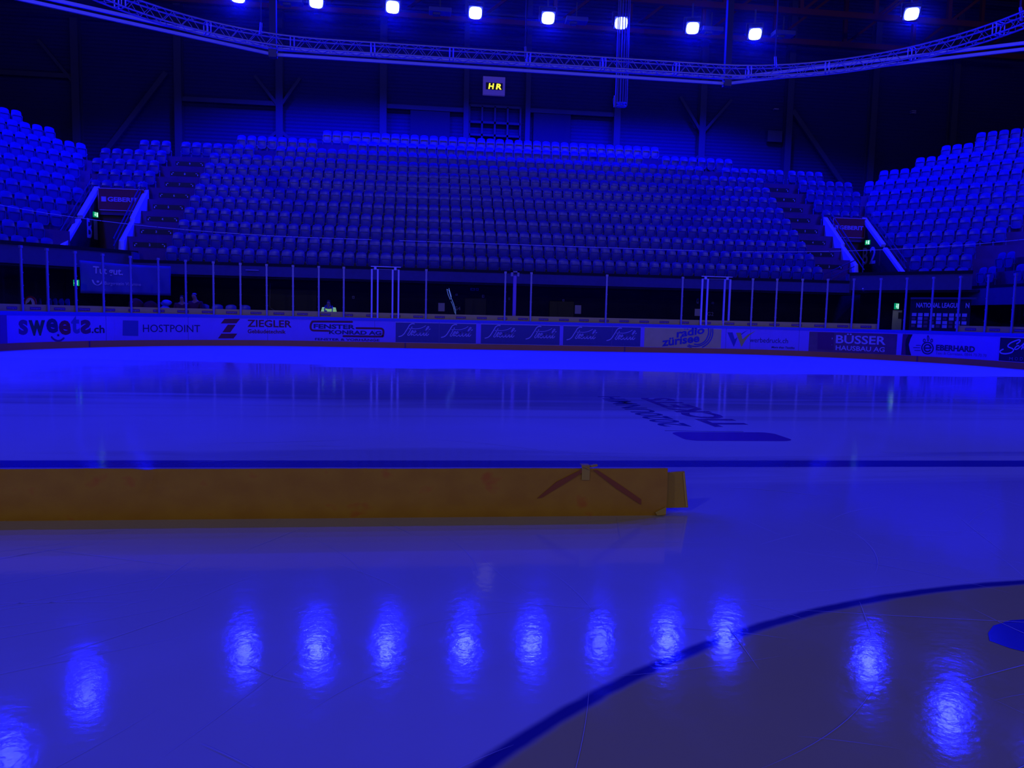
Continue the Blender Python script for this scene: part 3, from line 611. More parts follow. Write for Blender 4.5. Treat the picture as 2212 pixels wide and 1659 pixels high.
# ------------------------------------------------------------------ one folding seat: backrest shell, folded pan with rim, side bracket
def seat_meshes():
    W_, n, h = .215, 10, 6
    vs, fs = [], []
    for side in (0, 1):
        for j in range(h+1):
            w = j/h
            for i in range(n+1):
                u = i/n*2-1
                ztop = .83-.045*abs(u)**3.2-.02*u*u; z = .33+(ztop-.33)*w
                wid = W_*(1-.10*w**3)
                y = .03*w - .045*(1-u*u)*-1*.55 - .045 + side*.022 + (.02 if w == 1 and side == 0 else 0)
                vs.append((u*wid, y+.02*(1-w), z))
    N = (n+1)*(h+1)
    for j in range(h):
        for i in range(n):
            a = j*(n+1)+i; b = a+n+1
            fs += [(a, a+1, b+1, b), (N+a+1, N+a, N+b, N+b+1)]
    for j in range(h):
        for i in (0, n):
            a = j*(n+1)+i; fs.append((a, a+n+1, N+a+n+1, N+a))
    for i in range(n): fs += [(h*(n+1)+i, h*(n+1)+i+1, N+h*(n+1)+i+1, N+h*(n+1)+i), (i, i+1, N+i+1, N+i)]
    back = (vs, fs)
    # folded pan: outer rim outline, sunk panel
    def outline(w, z0, z1, k):
        P = [(-w+.03, z1), (w-.03, z1), (w-.008, z1-.008), (w, z1-.035)]
        P += [(w-.004, z0+.10), (w-.03, z0+.04), (w-.08, z0+.010), (0, z0), (-w+.08, z0+.010), (-w+.03, z0+.04), (-w+.004, z0+.10)]
        P += [(-w, z1-.035), (-w+.008, z1-.008)]
        return P
    lean = lambda z: -.085-.10*(z-.18)
    A = outline(.205, .185, .575, 0); B_ = outline(.183, .210, .552, 0); n = len(A)
    vs = [(x, lean(z)-.02, z) for x, z in A]+[(x, lean(z)-.02, z) for x, z in B_]+[(x*.98, lean(z)+.012, z) for x, z in B_]+[(x, lean(z)+.035, z) for x, z in A]
    fs = []
    for i in range(n):
        j = (i+1) % n
        fs += [(i, j, n+j, n+i), (n+i, n+j, 2*n+j, 2*n+i), (j, i, 3*n+i, 3*n+j)]
    pan = (vs, fs+[tuple(range(3*n, 4*n))])
    inner = ([(x*.985, lean(z)+.011-.012*max(0, 1-((x/.16)**2+((z-.36)/.15)**2)), z) for x, z in B_]+[(0, lean(.38)-.006, .38)], [(i, (i+1) % n, n) for i in range(n)])
    br = MB()
    for sx in (-1, 1): br.box((sx*.228-.012, -.05, .0), (sx*.228+.012, .0, .36)); br.box((sx*.228-.018, -.09, .30), (sx*.228+.018, .02, .36))
    br.box((-.24, -.035, .28), (.24, .005, .32))
    return back, pan, inner, (br.v, br.f)
BACK, PAN_, INNER, BRK = seat_meshes()
def seat_proto():
    t = thing('stadium_seat', (0, 0, -50), 0, '', 'seat', 'folded stadium seats')
    b = MB().add(*BACK).build('backrest', SEAT, t, smooth=True); b.modifiers.new('s', 'EDGE_SPLIT').split_angle = math.radians(50)
    p = MB().add(*PAN_).build('seat_pan', SEAT, t); MB().add(*INNER).build('pan_underside', SEATPAN, p, smooth=True)
    MB().add(*BRK).build('bracket', BRACKET, t)
    return t
SEATS = []                                   # (position, rotation, label)
def in_view(p):
    d = p+UP*.5-CAMPOS; z = d.dot(_f)
    if z < 1: return False
    x = 1106+1633.18*d.dot(_r2)/z; y = 829.5-1633.18*d.dot(_u2)/z
    return -18 < x < 2230 and -20 < y < 1700
def add_seat(p, rz, label):
    if in_view(p): SEATS.append((p, rz, label))
P_ = .495
cnt = {}
for r in range(1, 13):
    if r <= 9: xs = [-13.33+P_*i for i in range(56)]
    elif r == 10: xs = [x for x in (-14.85+P_*i for i in range(62)) if not (-11.75 < x < -10.45) and not (11.1 < x < 12.35)]
    elif r == 11: xs = [x for x in (-12.43+P_*i for i in range(52)) if not (-8.6 < x < -7.4) and not (8.1 < x < 9.3)]
    else: xs = [-8.36+P_*i for i in range(36)]
    for i, x in enumerate(xs): add_seat(Vector((x, yr(r), zt(r))), 0, 'middle block seat, row %d from the front, %s from its left end' % (r, ordinal(i+1)))
for r, a, b in ((10, -16.76, 3), (9, -18.23, 6), (8, -18.3, 6), (7, -17.72, 5), (6, -17.78, 5)):
    for i in range(b): add_seat(Vector((a+.5*i, yr(r), zt(r))), 0, 'folded seat above the left red sign, row %d up, %s from the left' % (r-5, ordinal(i+1)))
for r, a, b in ((10, 16.04, 4), (9, 16.28, 6), (8, 16.3, 6), (7, 16.31, 5), (6, 16.33, 4)):
    for i in range(b): add_seat(Vector((a+.5*i, yr(r), zt(r))), 0, 'folded seat above the right red sign, row %d up, %s from the left' % (r-5, ordinal(i+1)))
for r in range(1, 12):
    i = 0; t = RL['last'][r-1]; hit = True
    while i < 22:
        add_seat(corner(-1, t-P_*i, RL['d'](r), RL['z'](r)), PI/4, 'left corner block seat, row %d from the front, %s from its right end' % (r, ordinal(i+1))); i += 1
for r in range(1, 14):
    nmax = {1: 4, 2: 5, 3: 6, 4: 10, 5: 12}.get(r, 26)
    for i in range(nmax):
        add_seat(corner(1, RR['first'][r-1]+P_*i, RR['d'](r), RR['z'](r)), -PI/4, 'right corner block seat, row %d from the front, %s from its left end' % (r, ordinal(i+1)))
SIDE = [(19.22, 29.70, 2.88, 'front', 'left'), (19.22, 29.21, 2.88, 'front', 'right'), (20.0, 29.70, 3.5, 'second', 'left'), (20.0, 29.22, 3.5, 'second', 'right'),
        (19.22, 27.75, 2.88, 'front', 'edge'), (19.22, 27.26, 2.88, 'front', 'far edge'), (20.0, 28.15, 3.5, 'second', 'edge'), (20.0, 27.66, 3.5, 'second', 'far edge')]
side_items = []
for x, y, z, a, b in SIDE:
    l = ('side-on seat of the aisle pair at the far right, %s row, %s one' % (a, b)) if 'edge' not in b else 'side-on seat at the right picture edge, %s row, %s' % (a, 'nearer the aisle' if b == 'edge' else 'further from the aisle')
    side_items.append((Vector((x, y, z)), -PI/2, l))
SEATS.sort(key=lambda q: (q[0]-CAMPOS).length)
NEAR = SEATS[:300-len(side_items)-0]+side_items
REST = SEATS[300-len(side_items):]
proto = seat_proto()
for i, (p, rz, lab) in enumerate(NEAR):
    o = proto if i == 0 else copy_tree(proto)
    o.location = p; o.rotation_euler = (0, 0, rz); o['label'] = lab
m1, m2 = MB(), MB()
for p, rz, lab in REST:
    R = Matrix.Translation(p) @ Matrix.Rotation(rz, 4, 'Z')
    for vs, fs in (BACK, PAN_, INNER, BRK): m1.add([R @ Vector(v) for v in vs], fs)
o = m1.build('stadium_seats', SEAT)
for q in o.data.polygons: q.use_smooth = True
o.modifiers.new('s', 'EDGE_SPLIT').split_angle = math.radians(50)
tag(o, 'the many further folded seats filling the upper rows of the end stand', 'seats', kind='stuff')

# rows of plain bench seats behind the boards, only their backs showing
def low_seat(x, y, z, rz, lab):
    o = copy_tree(proto); o.name = 'bench_seat'; o.location = (x, y, z); o.rotation_euler = (0, 0, rz); o['label'] = lab; o['group'] = 'seats behind the boards'
for i, x in enumerate((-17.58, -17.22, -17.02, -16.80, -16.58)):
    low_seat(x, 31.3, .74, -.75, 'blue bench seat back over the strip at far left, %s right of the round sign' % ordinal(i+1))
for i, x in enumerate((-11.73, -11.22, -10.72, -10.2)):
    low_seat(x, 31.5, .66, 0, 'blue bench seat back over the strip, %s right of the dark red jackets' % ordinal(i+1))

# ------------------------------------------------------------------ fronts of the stands
m = MB(); m.box((-14.6, 32.38, 2.64), (15.05, 32.44, 3.05)); struct(m.build('trim_1', FASCIA), 'grey front panel under the middle seat block')
m = MB(); m.box((-14.6, 32.36, 3.05), (15.05, 32.5, 3.16)); struct(m.build('trim_2', RAILBLACK), 'black edge beam under the first seat row')
for side, nm, t0, t1 in ((-1, 'left', -12, 12.95), (1, 'right', -12.35, -7.65)):
    m = MB(); cbox(m, side, t0, t1, 33.6, 33.66, 2.75, 3.4); struct(m.build('trim_%d' % (3 if side < 0 else 5), FASCIA), 'grey front panel of the %s corner stand' % nm)
    m = MB(); cbox(m, side, t0, t1, 33.56, 33.7, 3.4, 3.52); struct(m.build('trim_%d' % (4 if side < 0 else 6), RAILBLACK), 'black handrail beam on the %s corner stand' % nm)
    m = MB(); cbox(m, side, t0, t1+1.2, 33.7, 36.2, 2.66, 2.75); cbox(m, side, t0, t1+2.5, 35.9, 36.05, 0, 2.7)
    struct(m.build('wall_under_%s_corner' % nm, DARKWALL), 'dark wall and soffit under the %s corner stand' % nm)
    # end return where the corner front steps up above the middle one
    q = corner(side, t1 if side < 0 else t0, 33.63)
    m = MB(); m.box((q.x-.04, 32.4, 2.64), (q.x+.04, q.y+.1, 3.45)); struct(m.build('trim_%d' % (7 if side < 0 else 8), FASCIA), 'short return panel at the %s corner' % nm)
m = MB(); m.box((-18, 34.5, 0), (19, 34.6, 2.7)); m.box((-15.0, 32.45, 2.56), (15.6, 34.5, 2.66))
struct(m.build('wall_under_stand', DARKWALL), 'dark wall with doors under the end stand')
m = MB(); m.box((18.62, 20, 2.15), (18.7, 30.3, 2.82)); struct(m.build('trim_9', FASCIA), 'grey front panel of the right side stand')
m = MB(); m.box((18.6, 20, 2.82), (18.74, 30.6, 2.92)); struct(m.build('trim_10', RAILBLACK), 'black beam of the right side stand')
m = MB(); m.box((18.7, 20, 2.2), (19.5, 30.2, 2.88)); m.box((19.5, 20, 2.6), (20.3, 30.2, 3.5)); m.box((20.3, 20, 3), (21.1, 30.0, 4.1)); struct(m.build('terrace', STEP), 'first steps of the right side stand')
m = MB(); m.box((20.6, 18, 0), (20.7, 32, 2.3)); struct(m.build('wall_right_lower', DARKWALL), 'dark wall under the right side stand')

# ------------------------------------------------------------------ the two stair pits between the blocks
def top_line(y): return 3.70+(y-33.3)*.833
def pit(x_out, x_in, nm, code):
    sg = 1 if x_in > x_out else -1           # x_out: dark wall with letters, x_in: pale stepped parapet by the aisle
    m = MB(); m.prism([(33.2, 0), (36.7, 0), (36.7, top_line(36.7)-.12), (33.2, top_line(33.2)-.12)], lambda y, z, t: (t, y, z), x_out-.06, x_out+.06)
    w = struct(m.build('wall_stair_%s' % nm, DARKWALL), 'dark stair wall lettered %s' % code)
    m = MB(); m.bar((x_out, 33.2, top_line(33.2)-.06), (x_out, 34.75, top_line(34.75)-.06), .20, .13); m.bar((x_out, 34.9, top_line(34.9)-.03), (x_out, 36.65, top_line(36.65)-.03), .22, .15)
    struct(m.build('trim_%d' % (11 if sg > 0 else 13), COPING), 'pale sloping coping on the outer wall of the %s stair' % nm)
    m = MB(); m.prism([(33.25, 2.7), (36.62, 5.7), (36.62, top_line(36.62)), (34.9, top_line(34.9)), (34.9, top_line(34.9)-.12), (34.75, top_line(34.75)-.12), (33.7, top_line(33.7)-.06), (33.62, top_line(33.5)-.32), (33.25, top_line(33.5)-.34)], lambda y, z, t: (t, y, z), x_in-.1, x_in+.1)
    struct(m.build('trim_%d' % (12 if sg > 0 else 14), COPING), 'pale stepped parapet between the %s stair and the aisle' % nm)
    m = MB(); m.box((min(x_out, x_in), 36.62, 0), (max(x_out, x_in), 36.72, 6.5)); struct(m.build('wall_stair_%s_back' % nm, mat('stair_back', (.05, .01, .06), .7)), 'dark reddish back wall of the %s stair' % nm)
    # stair letters on the outer wall
    for ch, y0, y1 in ((code[0], 35.35, 35.85), (code[1], 36.02, 36.40)) if sg > 0 else ((code[0], 36.45, 36.0), (code[1], 35.85, 35.35)):
        vs, fs, a = glyphs(ch, 1)
        o = flat_on(lambda u, v: (x_out+sg*.065, y0+(y1-y0)*u, 4.20+.82*v), vs, fs).build('stair_letter', COPING)
        tag(o, 'big pale %s %s painted on the dark wall of the %s stair' % ('letter' if ch == 'B' else 'numeral', ch, nm), 'lettering', 'stair lettering')
    # red sign at the back
    xa, xb = (x_out+.14, x_in) if sg > 0 else (x_in+.3, x_out-.06)
    t = thing('red_sign', (xa, 36.42, 5.50), 0, 'red sign board with pale capitals at the back of the %s stair' % nm, 'sign', 'red sign boards')
    w_ = xb-xa
    m = MB(); m.box((0, -.02, 0), (w_, .01, .92)); m.build('board', SIGNRED, t)
    m = MB(); FR = mat('sign_frame', (.40, .22, .6), .4)
    for a, b in (((-.02, -.04, -.02), (w_+.02, 0, .012)), ((-.02, -.04, .905), (w_+.02, 0, .94)), ((-.02, -.04, -.02), (.012, 0, .94)), ((w_-.012, -.04, -.02), (w_+.02, 0, .94))): m.box(a, b)
    m.build('frame', FR, t)
    LT = mat('sign_letters', (.36, .25, .72), .4)
    if sg > 0:
        m = MB(); m.box((.11, -.026, .36), (.31, -.02, .57)); m.build('logo_square', LT, t)
        l0, l1 = .37, 1.62
    else: l0, l1 = .33, w_-.09
    vs, fs, a = glyphs('GEBERIT', 2)
    flat_on(lambda u, v: (l0+(l1-l0)*u, -.026, .37+.20*v), vs, fs).build('lettering', LT, t)
    if sg < 0:
        m = MB(); m.box((.08, -.026, .37), (.27, -.02, .57)); m.build('logo_square', LT, t)
    # handrails
    for x, off, lab in ((x_out-sg*.16, .42, 'outer'), (x_in-sg*.16, .30, 'inner')):
        t = thing('handrail', (x, 33.3, 3.7), 0, 'dark double handrail sloping along the %s side of the %s stair' % (lab, nm), 'handrail', 'stair handrails')
        for k, q in enumerate((off, off-.28)):
            m = MB(); m.tube([(0, 0, q), (0, 3.2, 2.72+q)], .025, 6); m.build('rail', STEEL, t)
        for yy in (.1, 1.6, 3.1):
            m = MB(); m.tube([(0, yy, yy*.833-.3), (0, yy, yy*.833+off)], .022, 6); m.build('upright', STEEL, t)
    # running-man exit sign on the outer wall
    exit_sign((x_out+sg*.12, 36.1 if sg > 0 else 36.0, 5.25), sg*PI/2.6, 'lit green exit sign on the dark wall of the %s stair' % nm, .26)
EXG = mat('exit_green', (.0, .1, .04), .5, emit=(.0, .30, .10), estr=1.0); EXW = mat('exit_white', (.5, .6, .5), .5, emit=(.55, 1, .72), estr=1.1)
def exit_sign(loc, rz, lab, w=.36):
    t = thing('exit_sign', loc, rz, lab, 'exit sign', 'lit exit signs')
    m = MB(); m.box((-w/2, -.02, -w*.42), (w/2, .03, w*.42)); m.build('case', EXG, t)
    m = MB(); m.box((w*.12, -.026, -w*.34), (w*.40, -.02, w*.34)); m.build('door_symbol', EXW, t)
    m = MB(); q = w
    m.prism([(-.22*q, .36*q), (-.10*q, .36*q), (-.10*q, .02*q), (-.01*q, .02*q), (-.16*q, -.30*q), (-.33*q, .02*q), (-.22*q, .02*q)], lambda u, v, z: (u, z, v), -.026, -.02); m.build('arrow_symbol', EXW, t)
pit(-17.55, -15.5, 'left', 'B1'); pit(18.12, 16.1, 'right', 'B2')
exit_sign((-15.95, 30.6, 2.14), -.55, 'lit green exit sign behind the glass left of the hanging banner', .26)
exit_sign((16.55, 31.2, 2.08), .5, 'lit green exit sign behind the glass above the pale panel at right', .30)

# row number plates on the aisle risers
def plate(x, r, w, lab, n, lit=False):
    t = thing('row_plate', (x, yr(r)+.245, zt(r)+.30), 0, lab, 'row plate', 'row number plates')
    m = MB(); m.box((-w/2, -.012, -.095), (w/2, 0, .095)); m.build('board', BLACK, t)
    vs, fs, a = glyphs(str(n), 1); h = .10
    flat_on(lambda u, v: ((u-.5)*h*a, -.015, (v-.5)*h), vs, fs).build('numeral', NUMERAL, t)
    for sg in (-1, 1):
        m = MB(); m.box((sg*(w/2-.13)-.035, -.015, .02), (sg*(w/2-.13)+.03, -.012, .045)); m.box((sg*(w/2-.07)-.018, -.015, -.07), (sg*(w/2-.07)+.018, -.012, .0)); m.build('arrow', NUMERAL, t)
for r in range(2, 10):
    plate(-14.53, r, 1.30, 'black row plate numbered %d on the left aisle steps' % r, r); plate(15.0, r, 1.30, 'black row plate numbered %d on the right aisle steps' % r, r)
for x, r in ((-11.1, 9), (-8.0, 10), (11.72, 9), (8.72, 10)):
    plate(x, r, 1.02, 'black row plate numbered %d in the gap of the top rows, %s half' % (r+1, 'left' if x < 0 else 'right'), r+1)
plate(-9.3, 11, .95, 'black row plate numbered 12 beside the top row, left half', 12); plate(9.95, 11, .95, 'black row plate numbered 12 beside the top row, right half', 12)
# short handrail at the foot of the right aisle
t = thing('handrail', (14.3, 32.6, 2.95), 0, 'short dark handrail at the foot of the right aisle', 'handrail')
m = MB(); m.tube([(0, 0, .62), (1.3, .4, 1.15)], .025, 6); m.build('rail', STEEL, t); m = MB(); m.tube([(0, 0, .36), (1.3, .4, .88)], .02, 6); m.build('rail', STEEL, t); m = MB(); m.tube([(.05, .0, 0), (.05, 0, .66)], .022, 6); m.build('upright', STEEL, t)

# ------------------------------------------------------------------ hall shell
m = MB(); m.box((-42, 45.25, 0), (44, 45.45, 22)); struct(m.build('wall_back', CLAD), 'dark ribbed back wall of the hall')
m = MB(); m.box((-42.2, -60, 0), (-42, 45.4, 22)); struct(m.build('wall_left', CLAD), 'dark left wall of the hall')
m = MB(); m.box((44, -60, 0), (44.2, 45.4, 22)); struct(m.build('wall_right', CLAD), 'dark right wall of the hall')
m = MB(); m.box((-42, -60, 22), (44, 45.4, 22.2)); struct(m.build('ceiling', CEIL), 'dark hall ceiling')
for i, x in enumerate((-27.0, -21.8, -16.6, -11.3, -5.7, -1.1, 2.4, 7.6, 12.7, 18.0, 23.3, 28.5)):
    m = MB(); w = .19 if abs(x) > 2.6 else .14
    m.box((x-w, 44.80, 0), (x+w, 44.86, 20)); m.box((x-w, 45.18, 0), (x+w, 45.24, 20)); m.box((x-.03, 44.86, 0), (x+.03, 45.18, 20))
    struct(m.build('column_%d' % (i+1), STEEL), 'steel wall column, %s from the left' % ordinal(i+1))
braces = [((-20.6, 9.3), (-17.2, 13.9)), ((22.0, 9.2), (18.2, 13.8)), ((-11.3, 11.2), (-13.4, 9.4)), ((-11.3, 11.2), (-9.2, 9.4)), ((-11.3, 12.4), (-12.6, 14.0)), ((-11.3, 12.4), (-10.2, 14.0)), ((12.7, 11.0), (10.6, 9.2)), ((12.7, 11.0), (14.6, 9.2)), ((12.7, 12.2), (11.3, 14.2)), ((12.7, 12.2), (14.4, 14.2)), ((-21.8, 13.0), (-23.6, 15.2)), ((-27.0, 10.6), (-21.8, 7.2))]
for i, ((xa, za), (xb, zb)) in enumerate(braces):
    m = MB(); m.bar((xa, 44.9, za), (xb, 44.9, zb), .16, .16 if i > 1 else .26); struct(m.build('brace_%d' % (i+1), STEEL), 'sloping steel brace on the back wall')
for i, (x0, x1, z) in enumerate(((-42, -21.9, 13.45), (-16.5, -11.4, 12.6), (-5.5, -1.2, 12.8), (2.5, 7.5, 13.0))):
    m = MB(); m.box((x0, 44.9, z-.12), (x1, 45.2, z+.12)); struct(m.build('beam_%d' % (i+1), STEEL), 'horizontal steel beam on the back wall')
m = MB(); x0, x1, z0, z1 = -.9, 2.0, 10.6, 13.1
for x in (x0, x0+.72, x0+1.45, x0+2.17, x1): m.box((x-.05, 44.95, z0), (x+.05, 45.2, z1))
for z in (z0, 11.5, 12.2, z1): m.box((x0, 44.95, z-.06), (x1, 45.2, z+.06))
struct(m.build('window_1', STEEL), 'dark barred window high in the back wall')
for i, (x0, x1) in enumerate(((-4.2, -2.0), (2.75, 4.9))):
    m = MB(); m.box((x0, 44.95, 10.6), (x1, 45.22, 12.9)); struct(m.build('panel_%d' % (i+1), mat('wall_panel', (.018, .018, .10), .7, .15)), 'slightly paler panel on the back wall beside the barred window')
o = MB(); o.box((16.75, 44.9, 11.95), (17.65, 45.1, 12.6)); tag(o.build('wall_box', mat('wall_box', (.03, .03, .15), .5)), 'small pale box high on the back wall right of the middle', 'box')
for x, z, lab in ((17.2, 13.85, 'small pale fitting on the back wall, single bar'), (25.9, 14.2, 'small pale fitting on the back wall, two bars')):
    m = MB(); m.box((x-.14, 44.9, z-.03), (x+.14, 45.1, z+.03))
    if x > 20: m.box((x-.14, 44.9, z-.14), (x+.14, 45.1, z-.08))
    tag(m.build('wall_fitting', mat('fitting', (.25, .2, .6), .5)), lab, 'fitting')
for i, (x, z) in enumerate(((-5.95, 15.6), (7.35, 13.85))):
    t = thing('wall_spotlight', (x, 44.8, z), 0, 'small unlit spotlight on a wall column, %s' % ('left of the lit clock' if i == 0 else 'beside the hanging cable loom'), 'spotlight', 'small unlit spotlights')
    m = MB(); m.tube([(0, 0, 0), (.03, -.12, -.32)], .11, 8); m.build('body', mat('fitting2', (.10, .10, .35), .5), t); m = MB(); m.tube([(0, 0, 0), (.2, .0, .35)], .03, 6); m.build('bracket', STEEL, t)

# roof steel seen between the lamps
for k, (y, z0, z1) in enumerate(((43.5, 17.2, 20.5), (40.5, 17.6, 21.0))):
    t = thing('roof_truss', (0, y, z0), 0, 'dark red steel roof truss above the lamps, %s one' % ('rear' if k == 0 else 'front'), 'roof truss', 'roof trusses')
    m = MB(); m.bar((-30, 0, 0), (32, 0, 0), .25, .3); m.build('bottom_chord', REDSTEEL, t); m = MB(); m.bar((-30, 0, z1-z0), (32, 0, z1-z0), .25, .3); m.build('top_chord', REDSTEEL, t)
    m = MB()
    for i in range(15):
        xa = -30+4.2*i; m.bar((xa, 0, 0), (xa, 0, z1-z0), .2, .2); m.bar((xa, 0, 0), (xa+4.2, 0, z1-z0), .14, .14)
    m.build('web', REDSTEEL, t)
t = thing('cable_tray', (0, 40.6, 16.35), 0, 'thin dark cable tray running along the row of lamps', 'cable tray')
m = MB(); m.box((-24, 0, 0), (16, .3, .05)); m.box((-24, 0, 0), (16, .02, .14)); m.build('tray', STEEL, t)
m = MB(); m.tube([(-24, .15, .10), (-8, .12, .08), (4, .15, .12), (16, .12, .08)], .03, 6); m.build('cable', BLACK, t)

# ------------------------------------------------------------------ blue floodlights
LAMPS = [(-12.2, 39.5), (-8.6, 39.5), (-5.0, 39.5), (-1.0, 39.5), (2.6, 39.5), (6.3, 39.5), (10.0, 39.5), (13.4, 39.7), (19.5, 36.0), (20.2, 30.9), (-18.1, 35.6), (-18.9, 30.7)]+[(sx, y) for y in (25.6, 20.4, 15.2) for sx in (20.3, -19.2)]
LZ = 16.0
def lamp_proto():
    t = thing('floodlight', (0, 0, 0), 0, '', 'floodlight', 'blue floodlights under the roof')
    R = Matrix.Rotation(math.radians(52), 4, 'X')         # tilted down towards the ice; local -Y is forward
    m = MB()
    for a, b in (((-.36, .06, -.34), (.36, .34, .34)), ((-.22, .34, -.2), (.22, .5, .2))): m.box(a, b, R)
    m.build('housing', HOUSING, t, bevel=.03)
    m = MB()
    for i in range(7): m.box((-.33+.1*i, .34, -.3), (-.31+.1*i, .44, .3), R)
    m.build('cooling_fins', HOUSING, t)
    P = [(.30*math.copysign(abs(math.cos(a))**.6, math.cos(a)), .29*math.copysign(abs(math.sin(a))**.6, math.sin(a))) for a in [2*PI*i/24 for i in range(24)]]
    m = MB(); m.prism(P, lambda u, v, w: R @ Vector((u, w, v)), -.02, .06); m.build('lens', LENS, t)
    m = MB(); m.bar((-.42, .2, .0), (-.42, .2, .62), .05, .06); m.bar((.42, .2, 0), (.42, .2, .62), .05, .06); m.bar((-.42, .2, .62), (.42, .2, .62), .06, .05); m.bar((0, .2, .62), (0, .2, 1.3), .08, .08); m.build('yoke', HOUSING, t)
    ld = bpy.data.lights.new('flood_beam', 'SPOT'); ld.energy = BLUE_W; ld.color = (.0, .0, 1.0); ld.spot_size = math.radians(172); ld.spot_blend = .35; ld.shadow_soft_size = .3
    lo = bpy.data.objects.new('flood_beam', ld); COL.objects.link(lo); lo.parent = t
    d = R @ Vector((0, -1, 0)); lo.location = d*.36
    lo.rotation_euler = Vector((0, -.35, -1)).to_track_quat('-Z', 'Y').to_euler()
    return t
lp = lamp_proto()
LL = ['lit blue floodlight, %s from the left in the far row' % ordinal(i+1) for i in range(8)]+['lit blue floodlight at the right, standing apart from the far row', 'lit blue floodlight above the right picture edge, seen as a reflection in the ice',
     'lit blue floodlight above the left picture edge, upper left reflection in the ice', 'lit blue floodlight seen as the lowest left reflection in the ice']+['lit blue floodlight outside the picture along the %s side, %s one' % (b, ordinal(a)) for a in (1, 2, 3) for b in ('right', 'left')]
for i, (x, y) in enumerate(LAMPS):
    o = lp if i == 0 else copy_tree(lp)
    if i:
        for c in o.children: pass
    o.location = (x, y, LZ); o.rotation_euler = (0, 0, math.atan2(-x+0, y-4)*.8*-1 if False else -math.atan2(x-0, y-2)*.75); o['label'] = LL[i]
for i, (x, y) in enumerate(((-9.84, 39.94), (-2.71, 39.85), (4.08, 39.82), (11.11, 39.86), (14.9, 39.7))):
    t = thing('unlit_fixture', (x, y, 16.0), 0, 'unlit grey fixture between the lit floodlights, %s from the left' % ordinal(i+1), 'light fixture', 'unlit roof fixtures')
    m = MB(); m.box((-.55, -.3, 0), (.55, .3, .22)); m.build('body', mat('fixture_grey', (.08, .08, .3), .5), t, bevel=.03)
    m = MB(); m.box((-.35, -.2, -.12), (.0, .1, -.02)); m.build('bracket', HOUSING, t); m = MB(); m.bar((0, 0, .22), (0, 0, 1.0), .06, .06); m.build('stem', HOUSING, t)

# ------------------------------------------------------------------ ring truss over the ice, its hangers, and the net rail behind it
TW, TY, TR, TZ = 13.6, 27.5, 7.0, 10.0
def ringpt(s):
    a = TW-TR; sg = 1 if s >= 0 else -1; t = abs(s)
    if t <= a: return Vector((sg*t, TY, 0)), Vector((0, 1, 0))
    t -= a
    if t <= TR*PI/2: th = t/TR; return Vector((sg*(a+TR*math.sin(th)), TY-TR+TR*math.cos(th), 0)), Vector((sg*math.sin(th), math.cos(th), 0))
    return Vector((sg*TW, TY-TR-(t-TR*PI/2), 0)), Vector((sg, 0, 0))
t = thing('ring_truss', (0, TY, TZ), 0, 'long curved aluminium lattice truss hanging over the far ice', 'truss')
H_ = .17
def tp(s, a, b):
    p, n = ringpt(s); q = p+n*(a*H_)+UP*(b*H_); return (q.x, q.y-TY, q.z)
for a, b in ((-1, -1), (1, -1), (-1, 1), (1, 1)):
    m = MB(); m.tube([tp(s, a, b) for s in steps(-26, 26, .6)], .028, 6); m.build('chord', TRUSSM, t, smooth=True)
s = -26.0; L_ = 2.6
while s < 25.9:
    m = MB()
    for k in range(4):
        u0, u1, u2 = s+.2+k*.55, s+.2+k*.55+.275, s+.2+(k+1)*.55
        for face in (((-1, -1), (-1, 1)), ((1, -1), (1, 1)), ((-1, -1), (1, -1)), ((-1, 1), (1, 1))):
            (a, b), (c, d) = face
            m.tube([tp(u0, a, b), tp(u1, c, d)], .011, 5); m.tube([tp(u1, c, d), tp(u2, a, b)], .011, 5)
    m.build('lacing', TRUSSM, t)
    m = MB()
    for u in (s+.02, s+.14):
        c = [tp(u, -1, -1), tp(u, 1, -1), tp(u, 1, 1), tp(u, -1, 1)]
        for i in range(4): m.tube([c[i], c[(i+1) % 4]], .018, 6)
    m.build('end_frame', TRUSSM, t)
    s += L_
for i, (x, lab) in enumerate(((-8.6, 'left'), (-.02, 'middle'), (8.6, 'right'), (13.5, 'far right'))):
    y = {-8.6: 26.9, 8.6: 26.9, 13.5: 21.8}.get(x, 27.5)
    o = thing('hanger_rod', (x, y, TZ+.1), 0, 'thin %s rod holding up the lattice truss' % lab, 'hanger', 'truss hangers')
    m = MB(); m.tube([(0, 0, .15), (0, 0, 11.5)], .022, 6); m.build('rod', STEEL, o); m = MB(); m.tube([(-.0, -.1, -.1), (0, 0, .3)], .04, 6); m.build('hook', POSTM, o)
t = thing('net_rail', (0, 30.2, 10.6), 0, 'long straight double rail with bent ends hanging behind the lattice truss', 'rail')
RAILM = mat('rail_blue_white', (.45, .45, .9), .4)
path = [(-16.5, -4.15), (-8.85, 0), (8.28, .15), (16.5, -5.3)]
for k, z in enumerate((.10, -.10)):
    for (xa, ya), (xb, yb) in zip(path, path[1:]):
        m = MB(); m.bar((xa, ya, z), (xb, yb, z), .08, .10); m.build('rail_bar', RAILM, t)
for xa, ya in path[1:3]:
    m = MB(); m.box((xa-.12, ya-.1, .2), (xa+.12, ya+.1, 11)); m.build('hanger_post', STEEL, t)
    m = MB(); m.box((xa-.14, ya-.14, -.22), (xa+.14, ya+.12, .22)); m.build('corner_joint', HOUSING, t)

